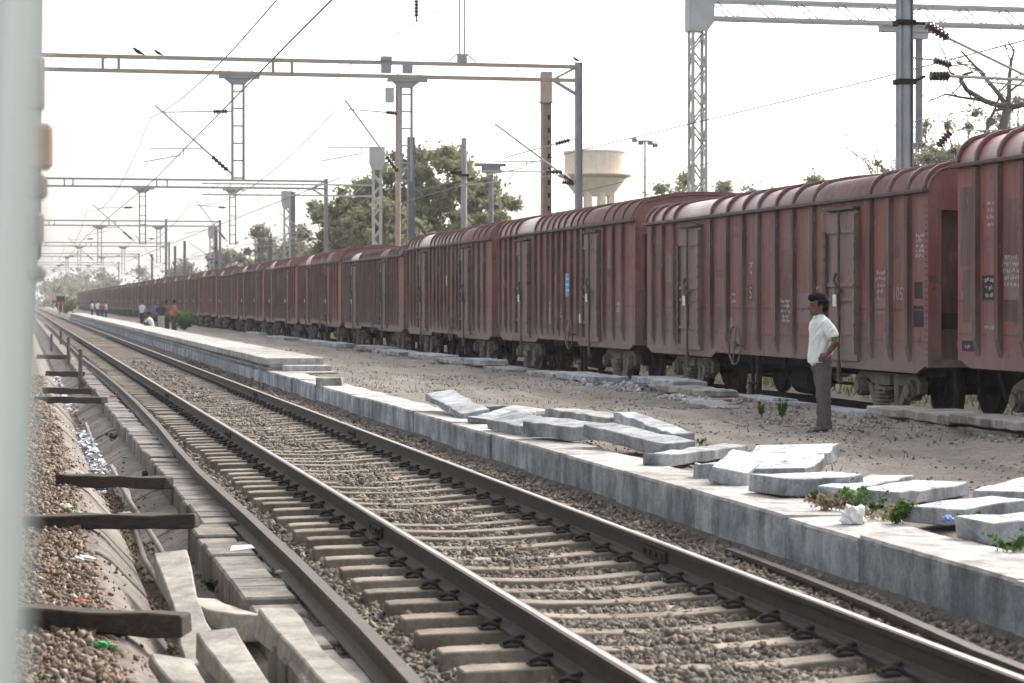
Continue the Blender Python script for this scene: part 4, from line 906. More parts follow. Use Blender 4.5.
def yard(label, a, b, X, z, wd, th, mat='stoneslab', l0=0, l1=0):
    P, Q = atX(a, 300, X), atX(b, 300, X); P.z = Q.z = z
    tag(hexa(P, Q, wd, th, l0, l1, 0, .014, int(a)).build('stone_slab', M[mat], bevel=.012), label, 'slab', G2)
yard('long pale slab on top of the pile below the first wagon door', 647, 690, 10.95, .27, .6, .10, 'slab'); yard('slab with an orange stained end on the pile below the first wagon door', 672, 722, 10.75, .20, .55, .10, 'stoneslab'); yard('reddish broken slab at the bottom of the pile below the first wagon door', 688, 727, 10.7, .10, .6, .095, 'brickish')
yard('flat slab lying on the earth left of the kerb weeds', 688, 724, 10.25, .12, .4, .07, 'slab'); yard('flat worn slab lying nearest the path below the handbrake wheel', 700, 738, 10.05, .10, .4, .08, 'stoneslab')
for a, b, z, th, lab in ((573, 612, .20, .12, 'double slab below the near bogie of the blue notice wagon'), (541, 570, .17, .10, 'flat slab left of the double slab by the blue notice wagon'), (497, 522, .14, .09, 'thin slab before the far bogie of the blue notice wagon'), (474, 494, .22, .14, 'raised square slab beside the white sticker wagon'), (446, 476, .18, .10, 'long flat slab beside the white sticker wagon'), (420, 446, .20, .12, 'pale slab under the far door of the white sticker wagon'), (383, 411, .18, .12, 'grey slab below the close ribbed wagon'), (365, 386, .25, .09, 'slab on an earth heap below the close ribbed wagon'), (330, 346, .17, .12, 'white slab below the orange roofed wagon'), (272, 292, .14, .09, 'dark flat slab far along the wagons')):
    yard(lab, a, b, 10.9, z - .04, .7, th, 'slab' if th > .1 else 'stoneslab')
tag(hexa(atZ(368 - 1, 381, .12), atZ(393, 381, .12), .6, .17, 0, 0, 0, .01, 5).build('concrete_slab', M['slabd'], bevel=.01), 'dark slab lying flat before the fifth wagon', 'slab') if False else None
q0, q1 = atZ(317, 386, .13), atZ(343, 386, .13); tag(hexa(q0, q1, .55, .16, 0, 0, 0, .01, 6).build('concrete_slab', M['stoneslab'], bevel=.01), 'single square slab on the coping near the platform steps', 'slab', 'broken kerb slabs along the platform')
# scraps: plastic bag, wooden peg
def blob(name, label, cat, c, r, mat, seed, sq=(1, 1, .7)):
    rr = random.Random(seed); me = bpy.data.meshes.new(name); bm = bmesh.new(); bmesh.ops.create_icosphere(bm, subdivisions=3, radius=r)
    ph = [rr.uniform(0, 6) for _ in range(6)]
    for v in bm.verts:
        n = v.co.normalized(); k = 1 + .22 * math.sin(n.x * 5 + ph[0]) * math.cos(n.y * 6 + ph[1]) + .14 * math.sin(n.z * 9 + ph[2] + n.x * 7) + rr.uniform(-.05, .05)
        v.co = Vector((v.co.x * sq[0] * k, v.co.y * sq[1] * k, max(-r * .25, v.co.z * sq[2] * k)))
    bm.to_mesh(me); bm.free(); me.materials.append(mat); o = link(name, me); o.location = Vector(c) + Vector((0, 0, r * .24)); return tag(o, label, cat)
mp = Mat('crumpled plastic', .45, 0, .5); mp.col(mp.ramp(mp.noise(18), [(.35, (.55, .57, .55)), (.65, (.72, .73, .70))])); M['plastic'] = mp.m
M['plblue'] = simple('blue plastic', (.10, .20, .48), (.18, .30, .58), 15, .5, 0, 0); M['plgreen'] = simple('green plastic', (.03, .22, .07), (.05, .30, .10), 15, .5, 0, 0); M['plred'] = simple('red scrap', (.35, .06, .04), (.28, .08, .06), 15, .7, 0, 0); M['plteal'] = simple('teal cloth', (.03, .10, .13), (.05, .16, .19), 15, .9, 0, 0)
blob('plastic_bag', 'crumpled white plastic bag on the coping before the weeds', 'bag', atZ(853, 523, .152), .075, M['plastic'], 3, (1.2, 1, 1.4))
blob('plastic_scrap', 'blue plastic scrap tucked between slabs at right', 'litter', atZ(948, 521, .2), .04, M['plblue'], 4)
# wood sleeper beams over the drain, posts
G3 = 'old wooden sleepers laid across the drain'
def beam(label, xa, ya, xb, yb, z, th, wd):
    o = hexa((xa, ya, z), (xb, yb, z), wd, th, 0, 0, 0, .012, int(ya * 7)).build('wooden_beam', M['wood'], bevel=.01); tag(o, label, 'beam', G3)
beam('nearest dark wooden beam across the drain, touching the slanted concrete sleepers', -.45, 13.9, .93, 13.15, -.215, .125, .20)
beam('square dark wooden beam across the drain level with the kerb jog', -.4, 19.75, 1.47, 19.42, -.215, .115, .20)
beam('round ended wooden beam across the drain over the teal cloth', .42, 24.4, 1.50, 23.75, -.235, .12, .19)
beam('thin long wooden beam fourth across the drain', .30, 44.1, 1.56, 43.4, -.22, .12, .2)
beam('thin wooden beam right behind the fourth one', .5, 48.5, 1.5, 47.8, -.22, .12, .2)
beam('small wooden beam far along the drain behind the post', .7, 59.9, 1.55, 58.9, -.22, .13, .2)
beam('tiny wooden beam farthest along the drain', .6, 78, 1.6, 77, -.22, .14, .2)
def wpost(label, px, yb, yt, X):
    b = atX(px, yb, X); h = atX(px, yt, X).z; o = MB(); o.tube([(0, 0, b.z - .05), (0, .01, h)], [.06, .05], 7); q = o.build('wooden_post', M['post']); q.location = (b.x, b.y, 0); tag(q, label, 'post', 'rough wooden posts along the drain')
wpost('tallest rough wooden post beside the drain kerb', 80.5, 388, 349, 1.46); wpost('middle rough wooden post along the drain', 68.5, 363, 337, 1.47); wpost('small far wooden post along the drain', 51.5, 350, 334, 1.2); wpost('tiny farthest wooden post beside the bent rail', 61, 343, 330, 1.6)
# discarded waisted concrete sleepers in the drain
def loose_sleeper(label, A, B, w0, w1, th, roll=0, seed=1, waist=.80):
    r = random.Random(seed); A, B = Vector(A), Vector(B); d = (B - A).normalized(); sx = d.cross(Vector((0, 0, 1))).normalized(); sx = Matrix.Rotation(roll, 3, d) @ sx; up = sx.cross(d)
    n = 12; V = []; F = []
    for i in range(n + 1):
        t = i / n; wd = (w0 + (w1 - w0) * t) * (1 - (1 - waist) * math.sin(math.pi * min(1, max(0, (t - .12) / .76)))); hh = th * (1 - .22 * math.sin(math.pi * t)); c = A.lerp(B, t)
        for a, b in ((-.56, -1), (.56, -1), (.5, 0), (-.5, 0)): V.append(c + sx * (a * wd + r.uniform(-.005, .005)) + up * (b * hh - (th - hh) * .8 * (b == 0) + r.uniform(-.004, .004)))
    for i in range(n):
        for k in range(4): F.append((4 * i + k, 4 * i + (k + 1) % 4, 4 * i + 4 + (k + 1) % 4, 4 * i + 4 + k))
    F += [(3, 2, 1, 0), (4 * n, 4 * n + 1, 4 * n + 2, 4 * n + 3)]
    mb = MB(); mb.add(V, F); tag(mb.build('concrete_sleeper', M['oldsleeper'], bevel=.009), label, 'sleeper', 'discarded concrete sleepers in the drain')
loose_sleeper('tall slanting concrete sleeper leaning out of the drain, leftmost of the pile', (1.06, 16.55, -.10), (1.01, 12.75, -.31), .235, .22, .15, .10, 2, .72)
loose_sleeper('waisted concrete sleeper running off the bottom edge, middle of the pile', (1.02, 12.2, -.05), (1.12, 9.6, -.10), .205, .21, .15, .05, 3, .78)
loose_sleeper('waisted concrete sleeper on the right of the pile beside the bent rail', (1.47, 13.35, -.10), (1.55, 10.4, -.14), .215, .215, .18, -.06, 4, .76)
loose_sleeper('grey concrete sleeper lying crosswise under the pile', (1.12, 15.0, -.24), (1.50, 13.95, -.22), .28, .28, .17, -.1, 5, .95)
loose_sleeper('dark sleeper end poking out at the bottom left of the pile', (.82, 12.75, -.27), (1.00, 10.8, -.33), .24, .24, .17, -.2, 6, .85)
# pipes and litter in the drain
mb = MB(); P = [(1.16, 15.2, -.52), (1.10, 17.5, -.55), (1.06, 20, -.55), (1.12, 23, -.53), (1.20, 26.3, -.47), (1.10, 29, -.5), (1.06, 33, -.52), (1.12, 37, -.5), (1.14, 41, -.46)]; mb.tube(P, .028, 8)
M['pipe'] = simple('grey pipe', (.20, .18, .16), (.13, .118, .105), 6, .8); tag(mb.build('pipe', M['pipe'], None, True), 'long thin grey pipe snaking along the drain bottom', 'pipe')
mb = MB(); mb.tube([(1.20, 17, -.48), (1.19, 20.5, -.45), (1.16, 24.8, -.46), (1.14, 29.5, -.40)], .026, 8); tag(mb.build('pipe', M['pipe'], None, True), 'shorter pipe crossing the long pipe in the drain', 'pipe')
rr = random.Random(5); mb = MB()
for k in range(420):
    yy = rr.uniform(28, 40) if k < 260 else rr.uniform(46, 70); xx = 1.02 + rr.gauss(0, .06); s_ = rr.uniform(.02, .06); rot = Matrix.Rotation(rr.uniform(0, 6), 3, 'Z') @ Matrix.Rotation(rr.uniform(-.7, .7), 3, 'X')
    p = [rot @ Vector(q) for q in ((-s_, -s_, 0), (s_, -s_ * .6, s_ * .3), (s_ * .8, s_, 0), (-s_ * .7, s_, s_ * .4))]; c = Vector((xx, yy, -.54 + rr.uniform(0, .07))); mb.add([c + q for q in p] + [c + q - Vector((0, 0, .004)) for q in p], [(0, 1, 2, 3), (7, 6, 5, 4), (0, 4, 5, 1), (1, 5, 6, 2), (2, 6, 7, 3), (3, 7, 4, 0)])
ml = Mat('plastic litter', .4, 0, .5); ml.col(ml.ramp(ml.g.outputs['Random Per Island'], [(0, (.55, .58, .62)), (.6, (.72, .73, .74)), (.8, (.30, .40, .60)), (.9, (.45, .40, .30)), (1, (.15, .16, .2))])); stuff(mb.build('drain_litter', ml.m), 'white and blue plastic litter clogging the drain', 'litter')
for (px, py, z, r, mt, lab) in ((64, 508, -.21, .055, 'plastic', 'flat white scrap on the left gravel bank'), (76, 514, -.21, .04, 'plgreen', 'green scrap on the left gravel bank'), (95, 490, -.45, .10, 'plteal', 'teal cloth lump under the round ended beam'), (100, 493, -.5, .05, 'plastic', 'white scrap beside the teal cloth'), (125, 458, -.40, .03, 'plgreen', 'green bottle piece at the foot of the drain kerb'), (126, 515, -.5, .05, 'plastic', 'round white lump in the drain before the square beam'), (83, 561, -.21, .06, 'plastic', 'white scrap left of the drain, middle distance'), (165, 621, -.42, .05, 'plastic', 'white ball in the drain by the nearest beam'), (102, 647, -.21, .045, 'plgreen', 'green leaf like scrap near the bottom left'), (113, 397, -.19, .05, 'plred', 'red brick lump on the drain kerb'), (280, 573, -.24, .03, 'plastic', 'small white scrap beside the bent rail'), (435, 586, -.18, .03, 'plastic', 'small white scrap on a sleeper by the left rail'), (80, 605, -.21, .05, 'plred', 'reddish scrap on the near gravel bank'), (62, 480, -.21, .03, 'plastic', 'tiny white scrap far up the gravel bank')):
    blob('scrap', lab, 'litter', atZ(px, py, z), r, M[mt], int(px), (1.3, .9, .45))
mb = MB(); c = atZ(241, 548, -.196); mb.add([c + Vector(q) for q in ((-.10, -.16, 0), (.10, -.05, .004), (.10, .22, .003), (-.06, .12, .006), (-.10, -.16, -.004), (.10, -.05, 0), (.10, .22, -.001), (-.06, .12, .002))], [(0, 1, 2, 3), (7, 6, 5, 4), (0, 4, 5, 1), (1, 5, 6, 2), (2, 6, 7, 3), (3, 7, 4, 0)]); tag(mb.build('paper_sheet', M['plastic']), 'white paper sheet lying on the drain kerb', 'paper')
# ================================================================== PEOPLE
def skinmat(n, c): 
    m = Mat(n, .55, 0, .35); m.col(m.ramp(m.noise(9), [(.3, tuple(x * .85 for x in c)), (.7, c)])); return m.m
M['skin'] = skinmat('brown skin', (.155, .075, .05)); M['hair'] = simple('black hair', (.008, .0075, .0075), (.016, .014, .013), 60, .8, 0, .6, 60, spec=.1)
def cloth(n, a, b):
    m = Mat(n, .9, 0, .15); k = m.noise(4, 4); m.col(m.ramp(k, [(.3, a), (.7, b)])); m.bump(m.noise(8, 3, .5, stretch=(1, 1, .55)), .8, .04); return m.m
M['shirt'] = cloth('cream white shirt', (.62, .64, .60), (.72, .73, .69)); M['trouser'] = cloth('grey brown trousers', (.095, .08, .08), (.13, .11, .11)); M['sandal'] = simple('blue sandal rubber', (.05, .08, .22), (.04, .06, .17), 9, .7, 0, 0)
man = thing('person', 'man in white shirt and grey trousers standing with hand on hip', 'person', (9.5, 26.23, float(ground_z(9.4, 26.23)) + .012))
def folds(me, amp, fn):
    ns = [v.normal.copy() for v in me.vertices]
    for v, n in zip(me.vertices, ns): v.co += n * amp * fn(v.co)
    return me
b = MB()
b.ball((-.025, 0, 1.552), (.096, .074, .112), 14, 10); b.ball((-.070, 0, 1.475), (.052, .05, .052), 10, 8); b.ball((-.105, 0, 1.50), (.03, .036, .035), 8, 6); b.ball((-.112, 0, 1.474), (.022, .028, .012), 8, 6); b.ball((-.095, 0, 1.447), (.028, .028, .022), 8, 6)
b.tube([(-.112, 0, 1.56), (-.134, 0, 1.532), (-.146, 0, 1.515), (-.115, 0, 1.502)], [.010, .012, .017, .010], 8); b.ball((-.108, 0, 1.575), (.018, .05, .014), 8, 6)
for sy in (-1, 1): b.ball((-.008, sy * .075, 1.532), (.022, .012, .034), 8, 6)
b.tube([(.02, 0, 1.34), (.0, 0, 1.42), (-.015, 0, 1.50)], [.065, .055, .056], 12)
b.rings([(.02, 0, .85, .10, .13), (.01, 0, 1.0, .09, .12), (.01, 0, 1.2, .10, .14), (.015, 0, 1.33, .085, .16), (.015, 0, 1.38, .05, .08)])
def arm(b, sh, el, wr, fwd):
    sh, el, wr = Vector(sh), Vector(el), Vector(wr)
    b.tube([sh, sh.lerp(el, .35), sh.lerp(el, .8), el, el.lerp(wr, .25), el.lerp(wr, .7), wr], [.052, .050, .042, .040, .041, .033, .026], 10)
    d = Vector(fwd).normalized(); side = d.cross(Vector((0, 1, 0))).normalized(); p1 = wr + d * .075
    b.tube([wr, wr + d * .03, p1], [.026, .034, .034], 8)
    for k, L in enumerate((.062, .072, .068, .052)):
        o = p1 + side * (k - 1.5) * .019 - d * .01; q = o + d * L * .55; e = q + (d * .6 + Vector((0, -.35 if sh.y > 0 else .35, -.5))).normalized() * L * .5; b.tube([o, q, e], [.0105, .0095, .0075], 6)
    o = wr + d * .02; b.tube([o, o + (d * .6 + side * -1.0).normalized() * .045, o + (d * 1.0 + side * -.8).normalized() * .08], [.013, .011, .008], 6)
arm(b, (.02, -.175, 1.335), (.095, -.31, 1.10), (.02, -.205, .955), (-.75, .05, -.55)); arm(b, (.02, .175, 1.335), (.150, .29, 1.10), (.05, .19, .965), (-.75, -.05, -.55))
for sy, ox in ((-.085, 0), (.085, .03)):
    b.tube([(.03 + ox, sy, .80), (.035 + ox, sy, .45), (.045 + ox, sy, .08)], [.07, .05, .036], 10)
    b.tube([(.075 + ox, sy, .045), (.03 + ox, sy, .05), (-.06 + ox, sy, .038), (-.13 + ox, sy, .028)], [.032, .036, .036, .028], 8)
    for k in range(5): b.tube([(-.12 + ox, sy + (k - 2) * .016, .028), (-.165 + ox + abs(k - 1) * .008, sy + (k - 2) * .018, .022)], [.011, .008], 6)
link('body', remeshed(b, 'body', M['skin'], .0075, 3), man)
h = MB(); h.ball((-.012, 0, 1.59), (.114, .092, .102), 14, 10); h.ball((.045, 0, 1.54), (.062, .078, .085), 12, 8); h.ball((-.095, 0, 1.632), (.052, .064, .04), 10, 8); h.ball((-.045, 0, 1.645), (.07, .07, .035), 10, 8)
hm = remeshed(h, 'hair', M['hair'], .008, 2)
bm = bmesh.new(); bm.from_mesh(hm)
bmesh.ops.delete(bm, geom=[v for v in bm.verts if v.co.x < -.055 and v.co.z < 1.60 - max(0, (-.075 - v.co.x)) * .2], context='VERTS'); 
for v in bm.verts: v.co += v.normal * random.uniform(-.003, .010)
bm.to_mesh(hm); bm.free(); link('hair', hm, man)
e = MB()
for sy in (-1, 1): e.ball((-.108, sy * .033, 1.548), (.010, .014, .007), 8, 6); e.box((-.116, sy * .034, 1.572), (.012, .034, .008))
e.build('eyes', M['hair'], man)
s = MB(); s.rings([(-.012, 0, .845, .130, .165), (-.012, 0, .93, .132, .168), (.0, 0, 1.05, .128, .172), (.004, 0, 1.16, .13, .178), (.008, 0, 1.26, .128, .188), (.012, 0, 1.33, .115, .19), (.012, 0, 1.375, .085, .135), (.004, 0, 1.405, .066, .08), (-.002, 0, 1.43, .060, .066)], 20)
for sy, ex in ((-1, 0), (1, .02)):
    s.tube([(.012, sy * .145, 1.33), (.042 + ex, sy * .215, 1.26), (.07 + ex, sy * .268, 1.175), (.078 + ex, sy * .280, 1.145)], [.072, .074, .074, .072], 12)
s.ball((.10, 0, .98), (.055, .11, .12), 10, 8); s.ball((-.095, -.04, .86), (.04, .07, .06), 10, 8); s.ball((.12, .1, 1.06), (.05, .09, .07), 10, 8)
s.tube([(-.055, -.06, 1.41), (-.075, 0, 1.385), (-.055, .06, 1.41)], .018, 6)
link('shirt', folds(remeshed(s, 'shirt', M['shirt'], .009, 3), .0075, lambda c: math.sin(26 * c.z + 30 * c.x + 9 * math.sin(14 * c.y + 6 * c.z)) * (.5 + .5 * math.sin(7 * c.z + 15 * c.x)) + .6 * math.sin(60 * c.x - 25 * c.z + 20 * c.y)), man)
s = MB(); s.rings([(.015, 0, .94, .112, .155), (.018, 0, .86, .122, .165), (.018, 0, .78, .118, .165), (.02, 0, .74, .09, .15)], 20)
for sy, ox in ((-1, 0), (1, .03)):
    s.rings([(.04 + ox, sy * .085, .045, .082, .074), (.04 + ox, sy * .085, .10, .078, .07), (.035 + ox, sy * .085, .28, .074, .068), (.03 + ox, sy * .085, .46, .074, .07), (.02 + ox, sy * .085, .62, .09, .08), (.018 + ox * .5, sy * .082, .80, .105, .085)], 14)
link('trousers', folds(remeshed(s, 'trousers', M['trouser'], .009, 3), .007, lambda c: math.sin(38 * c.z + 22 * c.x + 5 * math.sin(20 * c.y)) * (1 if c.z < .25 or .4 < c.z < .56 or c.z > .75 else .35)), man)
for sy, ox in ((-.085, 0), (.085, .03)):
    s = MB(); s.rings([(-.04 + ox, sy, -.005, .145, .047), (-.04 + ox, sy, .014, .147, .049)], 16); s.tube([(-.04 + ox, sy - .045, .012), (-.09 + ox, sy - .03, .052), (-.125 + ox, sy, .048), (-.09 + ox, sy + .03, .052), (-.04 + ox, sy + .045, .012)], .009, 6); s.build('sandal', M['sandal'], man)
def far_person(label, px, py, z, face, shirt, trouser, pose='stand', hgt=1.68):
    p = atZ(px, py, z); p.z = float(ground_z(p.x, p.y)); t = thing('person', label, 'person', p, 'people by the far platform', face); k = hgt / 1.68
    b = MB(); sh = MB(); tr = MB()
    if pose == 'squat':
        b.ball((-.12, 0, 1.0), (.1, .085, .12)); b.tube([(-.05, 0, .82), (-.1, 0, .95)], .055); sh.rings([(.12, 0, .28, .16, .19), (.08, 0, .5, .16, .21), (.0, 0, .72, .14, .22), (-.04, 0, .84, .07, .10)])
        for sy in (-1, 1): sh.tube([(0, sy * .2, .76), (-.2, sy * .26, .55)], [.07, .06]); b.tube([(-.2, sy * .26, .55), (-.42, sy * .16, .5)], [.045, .035]); tr.tube([(.12, sy * .12, .3), (-.3, sy * .2, .52), (-.1, sy * .18, .08)], [.1, .09, .06]); b.tube([(-.05, sy * .18, .05), (-.25, sy * .18, .04)], .045)
    else:
        b.ball((-.02, 0, 1.55), (.1, .085, .125)); b.tube([(0, 0, 1.35), (0, 0, 1.48)], .055); sh.rings([(0, 0, .86, .13, .17), (0, 0, 1.1, .125, .175), (0, 0, 1.32, .12, .2), (0, 0, 1.41, .06, .08)]); st = .13 if pose == 'walk' else .02
        for sy in (-1, 1):
            sh.tube([(0, sy * .18, 1.33), (.02, sy * .25, 1.1)], [.07, .06]); b.tube([(.02, sy * .25, 1.12), (-.06, sy * .27, .82), (-.1, sy * .26, .74)], [.045, .035, .04])
            tr.rings([(sy * st, sy * .1, .06, .075, .07), (sy * st * .5, sy * .095, .45, .075, .075), (0, sy * .085, .85, .12, .09)]); b.tube([(sy * st + .06, sy * .1, .04), (sy * st - .16, sy * .1, .03)], .04)
        tr.rings([(0, 0, .75, .11, .15), (0, 0, .92, .12, .165)])
    link('body', remeshed(b, 'body', M['skin'], .022, 2), t); link('shirt', remeshed(sh, 'shirt', shirt, .022, 2), t); link('trousers', remeshed(tr, 'trousers', trouser, .022, 2), t)
    hz = (-.1, 0, 1.04) if pose == 'squat' else (.005, 0, 1.59); h = MB(); h.ball(hz, (.108, .095, .10)); h.build('hair', M['hair'], t, True); t.scale = (k, k, k)
cw = cloth('white cloth', (.6, .61, .60), (.68, .69, .68)); cb = cloth('blue cloth', (.10, .15, .28), (.13, .19, .33)); cd = cloth('dark cloth', (.03, .03, .035), (.05, .05, .055)); co_ = cloth('orange cloth', (.30, .09, .05), (.36, .13, .07)); cl = cloth('pale blue cloth', (.42, .46, .55), (.5, .54, .62)); ct = cloth('tan cloth', (.36, .33, .30), (.42, .39, .36))
far_person('walking person in orange top and dark trousers by the far platform', 174, 333, .12, .3, co_, cd, 'walk'); far_person('person in dark shirt and pale trousers with back turned by the far platform', 161, 332, .12, 1.2, cd, ct); far_person('person in blue shirt bending beside the dark shirted one', 156, 330, .12, 2.0, cb, cd, hgt=1.6)
far_person('squatting person in white on the far platform edge', 150, 331.5, .12, -.4, cw, cd, 'squat', 1.5); far_person('person in pale blue shirt near the far wagons', 142, 325, .12, .8, cl, cd); far_person('person in dark red by the far wagons', 167, 330, .12, 2.6, cloth('brown cloth', (.12, .06, .05), (.16, .08, .07)), cd)
for i, (px, c_, lab) in enumerate(((92, cl, 'tiny pale shirted person at the left of the farthest group'), (98, cw, 'tiny white shirted person in the farthest group'), (102, co_, 'tiny orange shirted person in the farthest group'), (106, cl, 'tiny pale shirted person at the right of the farthest group'))): far_person(lab, px, 318.5, .12, i, c_, cd)
# ================================================================== THE CAMERA'S OWN TRAIN
own = thing('carriage_doorway', 'blurred pale grey carriage door post at the left edge', 'door post', (0, 0, 0))
def leanbox(x0, xe, y0, y1, z0, z1, k):
    mb = MB(); mb.add([(x0, y0, z0), (xe + (z0 - 1.7) * k, y0, z0), (xe + (z0 - 1.7) * k, y1, z0), (x0, y1, z0), (x0, y0, z1), (xe + (z1 - 1.7) * k, y0, z1), (xe + (z1 - 1.7) * k, y1, z1), (x0, y1, z1)], [(3, 2, 1, 0), (4, 5, 6, 7), (0, 1, 5, 4), (1, 2, 6, 5), (2, 3, 7, 6), (3, 0, 4, 7)]); return mb
leanbox(-.5, -.0005, .80, .86, .2, 3.2, .035).build('door_post', M['trainpaint'], own, bevel=.004); leanbox(-.5, .0075, 1.05, 1.15, .2, 3.2, .03).build('door_rebate', M['traindark'], own, bevel=.004)
car = thing('passenger_carriage', 'side of the passenger train ahead, a grey sliver at left', 'carriage', (0, 6.6, 0))
zz = [.4, .8, 1.2, 1.75, 2.0, 2.6, 3.2, 3.55, 3.8]; xx = [-.03, -.005, .018, .048, .060, .066, .03, -.25, -.9]
mb = MB(); mb.extrude([(a, b) for a, b in zip(xx, zz)] + [(-2.9, 3.8), (-3.2, 3.2), (-3.2, .4)], 'y', 0, 21); mb.build('body', M['traindark'], car)
for (z0, z1, xo, mt, nm) in ((2.075, 2.205, .092, 'tan', 'window_board'), (2.24, 2.40, .071, 'maroonedge', 'window_rail'), (1.99, 2.06, .078, 'maroonedge', 'window_rail'), (1.86, 1.955, .068, 'maroonedge', 'window_rail'), (1.76, 1.80, .074, 'maroonedge', 'grab_handle')):
    mb = MB(); mb.box2((.02, -.03, z0), (xo, .07, z1)); mb.build(nm, M[mt], car, bevel=.012)
for k in range(9):
    mb = MB(); mb.box2((.055, 1.0 + 2.1 * k, 1.85), (.07, 1.9 + 2.1 * k, 2.55)); mb.build('window', M['blackiron'], car)
# ================================================================== TREES AND PLANTS
def leaves(C, n, size, spread, squash=.8):
    """n leaf cards around clump centres C (k,4: xyz r)"""
    k = rng.integers(0, len(C), n); d = rng.normal(size=(n, 3)); d /= np.linalg.norm(d, axis=1)[:, None]; rad = np.abs(rng.normal(0, .62, n))
    P = C[k, :3] + d * (C[k, 3] * rad)[:, None] * np.array([1, 1, squash]); s_ = size * rng.uniform(.5, 1.3, n)
    Q = np.array([(-1, -.5, 0), (0, -.75, .15), (1, 0, 0), (0, .7, .15)])
    V = np.einsum('nij,kj->nki', rotmats(n), Q) * s_[:, None, None] + P[:, None]
    return V.reshape(-1, 3), np.arange(n * 4).reshape(n, 4)
def tree(label, base, H, crown, nclump, nleaf, leaf, mat, bark='bark', seed=1, cz=.60, clr=.16, group='trees behind the freight train', name='tree', lo=.25, stems=1):
    g = np.random.default_rng(seed); t = thing(name, label, 'tree', base, group)
    C = []
    while len(C) < nclump:
        p = g.uniform(-1, 1, 3); r2 = (p ** 2).sum()
        if r2 < 1 and r2 > .12 * g.random(): 
            z = H * cz + p[2] * H * (1 - cz); 
            if z > H * lo: C.append((p[0] * crown, p[1] * crown, z, crown * clr * g.uniform(.6, 1.35)))
    C = np.array(C); V, F = leaves(C, nleaf, leaf, 1); link('crown', npmesh('crown', V, F, mat), t)
    mb = MB(); tr = H * .022
    fork = Vector((g.uniform(-.3, .3), g.uniform(-.3, .3), H * .34)); mb.tube([(0, 0, -.3), (fork.x * .4, fork.y * .4, H * .17), fork], [tr * 1.5, tr * 1.1, tr], 9)
    for i in range(0, nclump, max(1, nclump // 14)):
        c = Vector(C[i, :3]); m_ = fork.lerp(c, .5) + Vector(g.uniform(-.08, .08, 3)) * crown; mb.tube([fork, m_, c], [tr * .6, tr * .35, tr * .1], 6)
    mb.build('trunk', M[bark], t); return t
def tree_px(label, px, ytop, d, wpx, nclump, nleaf, leaf, mat, **k):
    Y = d; p = atY(px, ytop, Y); tree(label, (p.x, p.y, 0), p.z, wpx / 2 * d / FPX, nclump, nleaf, leaf, M[mat], **k)
tree_px('big dark leafy tree left of the rusty pole, behind the fifth wagon', 352, 176, 165, 95, 110, 26000, .17, 'leafA', seed=3, clr=.15)
tree_px('tall broad tree behind the round grey pole', 428, 143, 150, 150, 190, 46000, .17, 'leafA', seed=4, clr=.125)
tree_px('right hand lobe of the tall tree ending before the water tank', 485, 180, 160, 85, 90, 19000, .17, 'leafB', seed=5)
tree_px('pale tree low behind the fifth wagon, between lattice mast and big tree', 385, 200, 140, 90, 80, 17000, .16, 'leafB', seed=6)
tree_px('thin tall tree rising left of the big dark tree', 258, 224, 300, 40, 22, 7000, .28, 'leafC', seed=7, clr=.3)
tree_px('hazy tree above the tenth wagon', 228, 252, 320, 60, 26, 9000, .32, 'leafC', seed=8, clr=.28); tree_px('hazy round tree left of the distant lattice mast', 300, 236, 290, 70, 34, 12000, .3, 'leafC', seed=9, clr=.26); tree_px('far hazy tree over the small pole', 190, 262, 420, 60, 24, 8000, .42, 'leafC', seed=10, clr=.28); tree_px('hazy tree between the distant poles', 275, 246, 350, 70, 30, 9000, .34, 'leafB', seed=11, clr=.28)
tree_px('dark tree behind the second portal end mast', 325, 205, 210, 60, 34, 14000, .24, 'leafA', seed=12, clr=.26)
tree_px('low treetop just right of the water tank', 672, 172, 190, 70, 30, 9000, .2, 'leafB', seed=13, clr=.3); tree_px('treetop behind the pale lattice mast', 730, 172, 180, 80, 34, 10000, .2, 'leafB', seed=14, clr=.3); tree_px('small lone treetop between lattice mast and grey pole', 800, 158, 170, 50, 26, 9000, .16, 'leafA', seed=15, clr=.32); tree_px('small bush top beside the tank legs', 611, 192, 200, 12, 8, 1500, .16, 'leafA', seed=16, clr=.4)
tree_px('thin sparse tree right behind the grey pole', 890, 138, 105, 80, 40, 5000, .09, 'leafC', seed=17, clr=.3, bark='barkp')
tree_px('dry grey green tree behind the nearest wagon', 968, 98, 100, 120, 90, 17000, .09, 'leafC', seed=18, clr=.24, bark='barkp', lo=.2); tree_px('dry tree at the right edge behind the nearest wagon roof', 1024, 84, 105, 100, 80, 14000, .09, 'leafC', seed=19, clr=.24, bark='barkp'); tree_px('sparse bush top between grey pole and nearest wagon', 925, 120, 110, 80, 50, 8500, .09, 'leafC', seed=20, clr=.28, bark='barkp')
# bare crooked tree over the nearest wagon
bt = thing('bare_tree', 'gnarled bare branched tree at the upper right edge', 'tree', (0, 0, 0)); g_ = random.Random(11); mb = MB()
b0 = atY(1012, 200, 62); root = Vector((b0.x, 62, -.2)); j1 = atY(1008, 108, 62)
mb.tube([root, root.lerp(j1, .5) + Vector((.15, 0, 0)), atY(1002, 130, 62), j1], [.30, .24, .15, .13], 9)
def grow(p, d, r, L, depth):
    pts = [p]; rs = [r]; q = p
    for i in range(5):
        d = (d + Vector((g_.gauss(0, .30), g_.gauss(0, .25), g_.gauss(.03, .25)))).normalized(); q = q + d * L / 5; pts.append(q); rs.append(r * (1 - .13 * (i + 1)))
        if depth > 0 and g_.random() < .62: grow(q, (d + Vector((g_.gauss(0, .9), g_.gauss(0, .6), g_.gauss(.15, .8)))).normalized(), rs[-1] * .6, L * .58, depth - 1)
    mb.tube(pts, rs, 6)
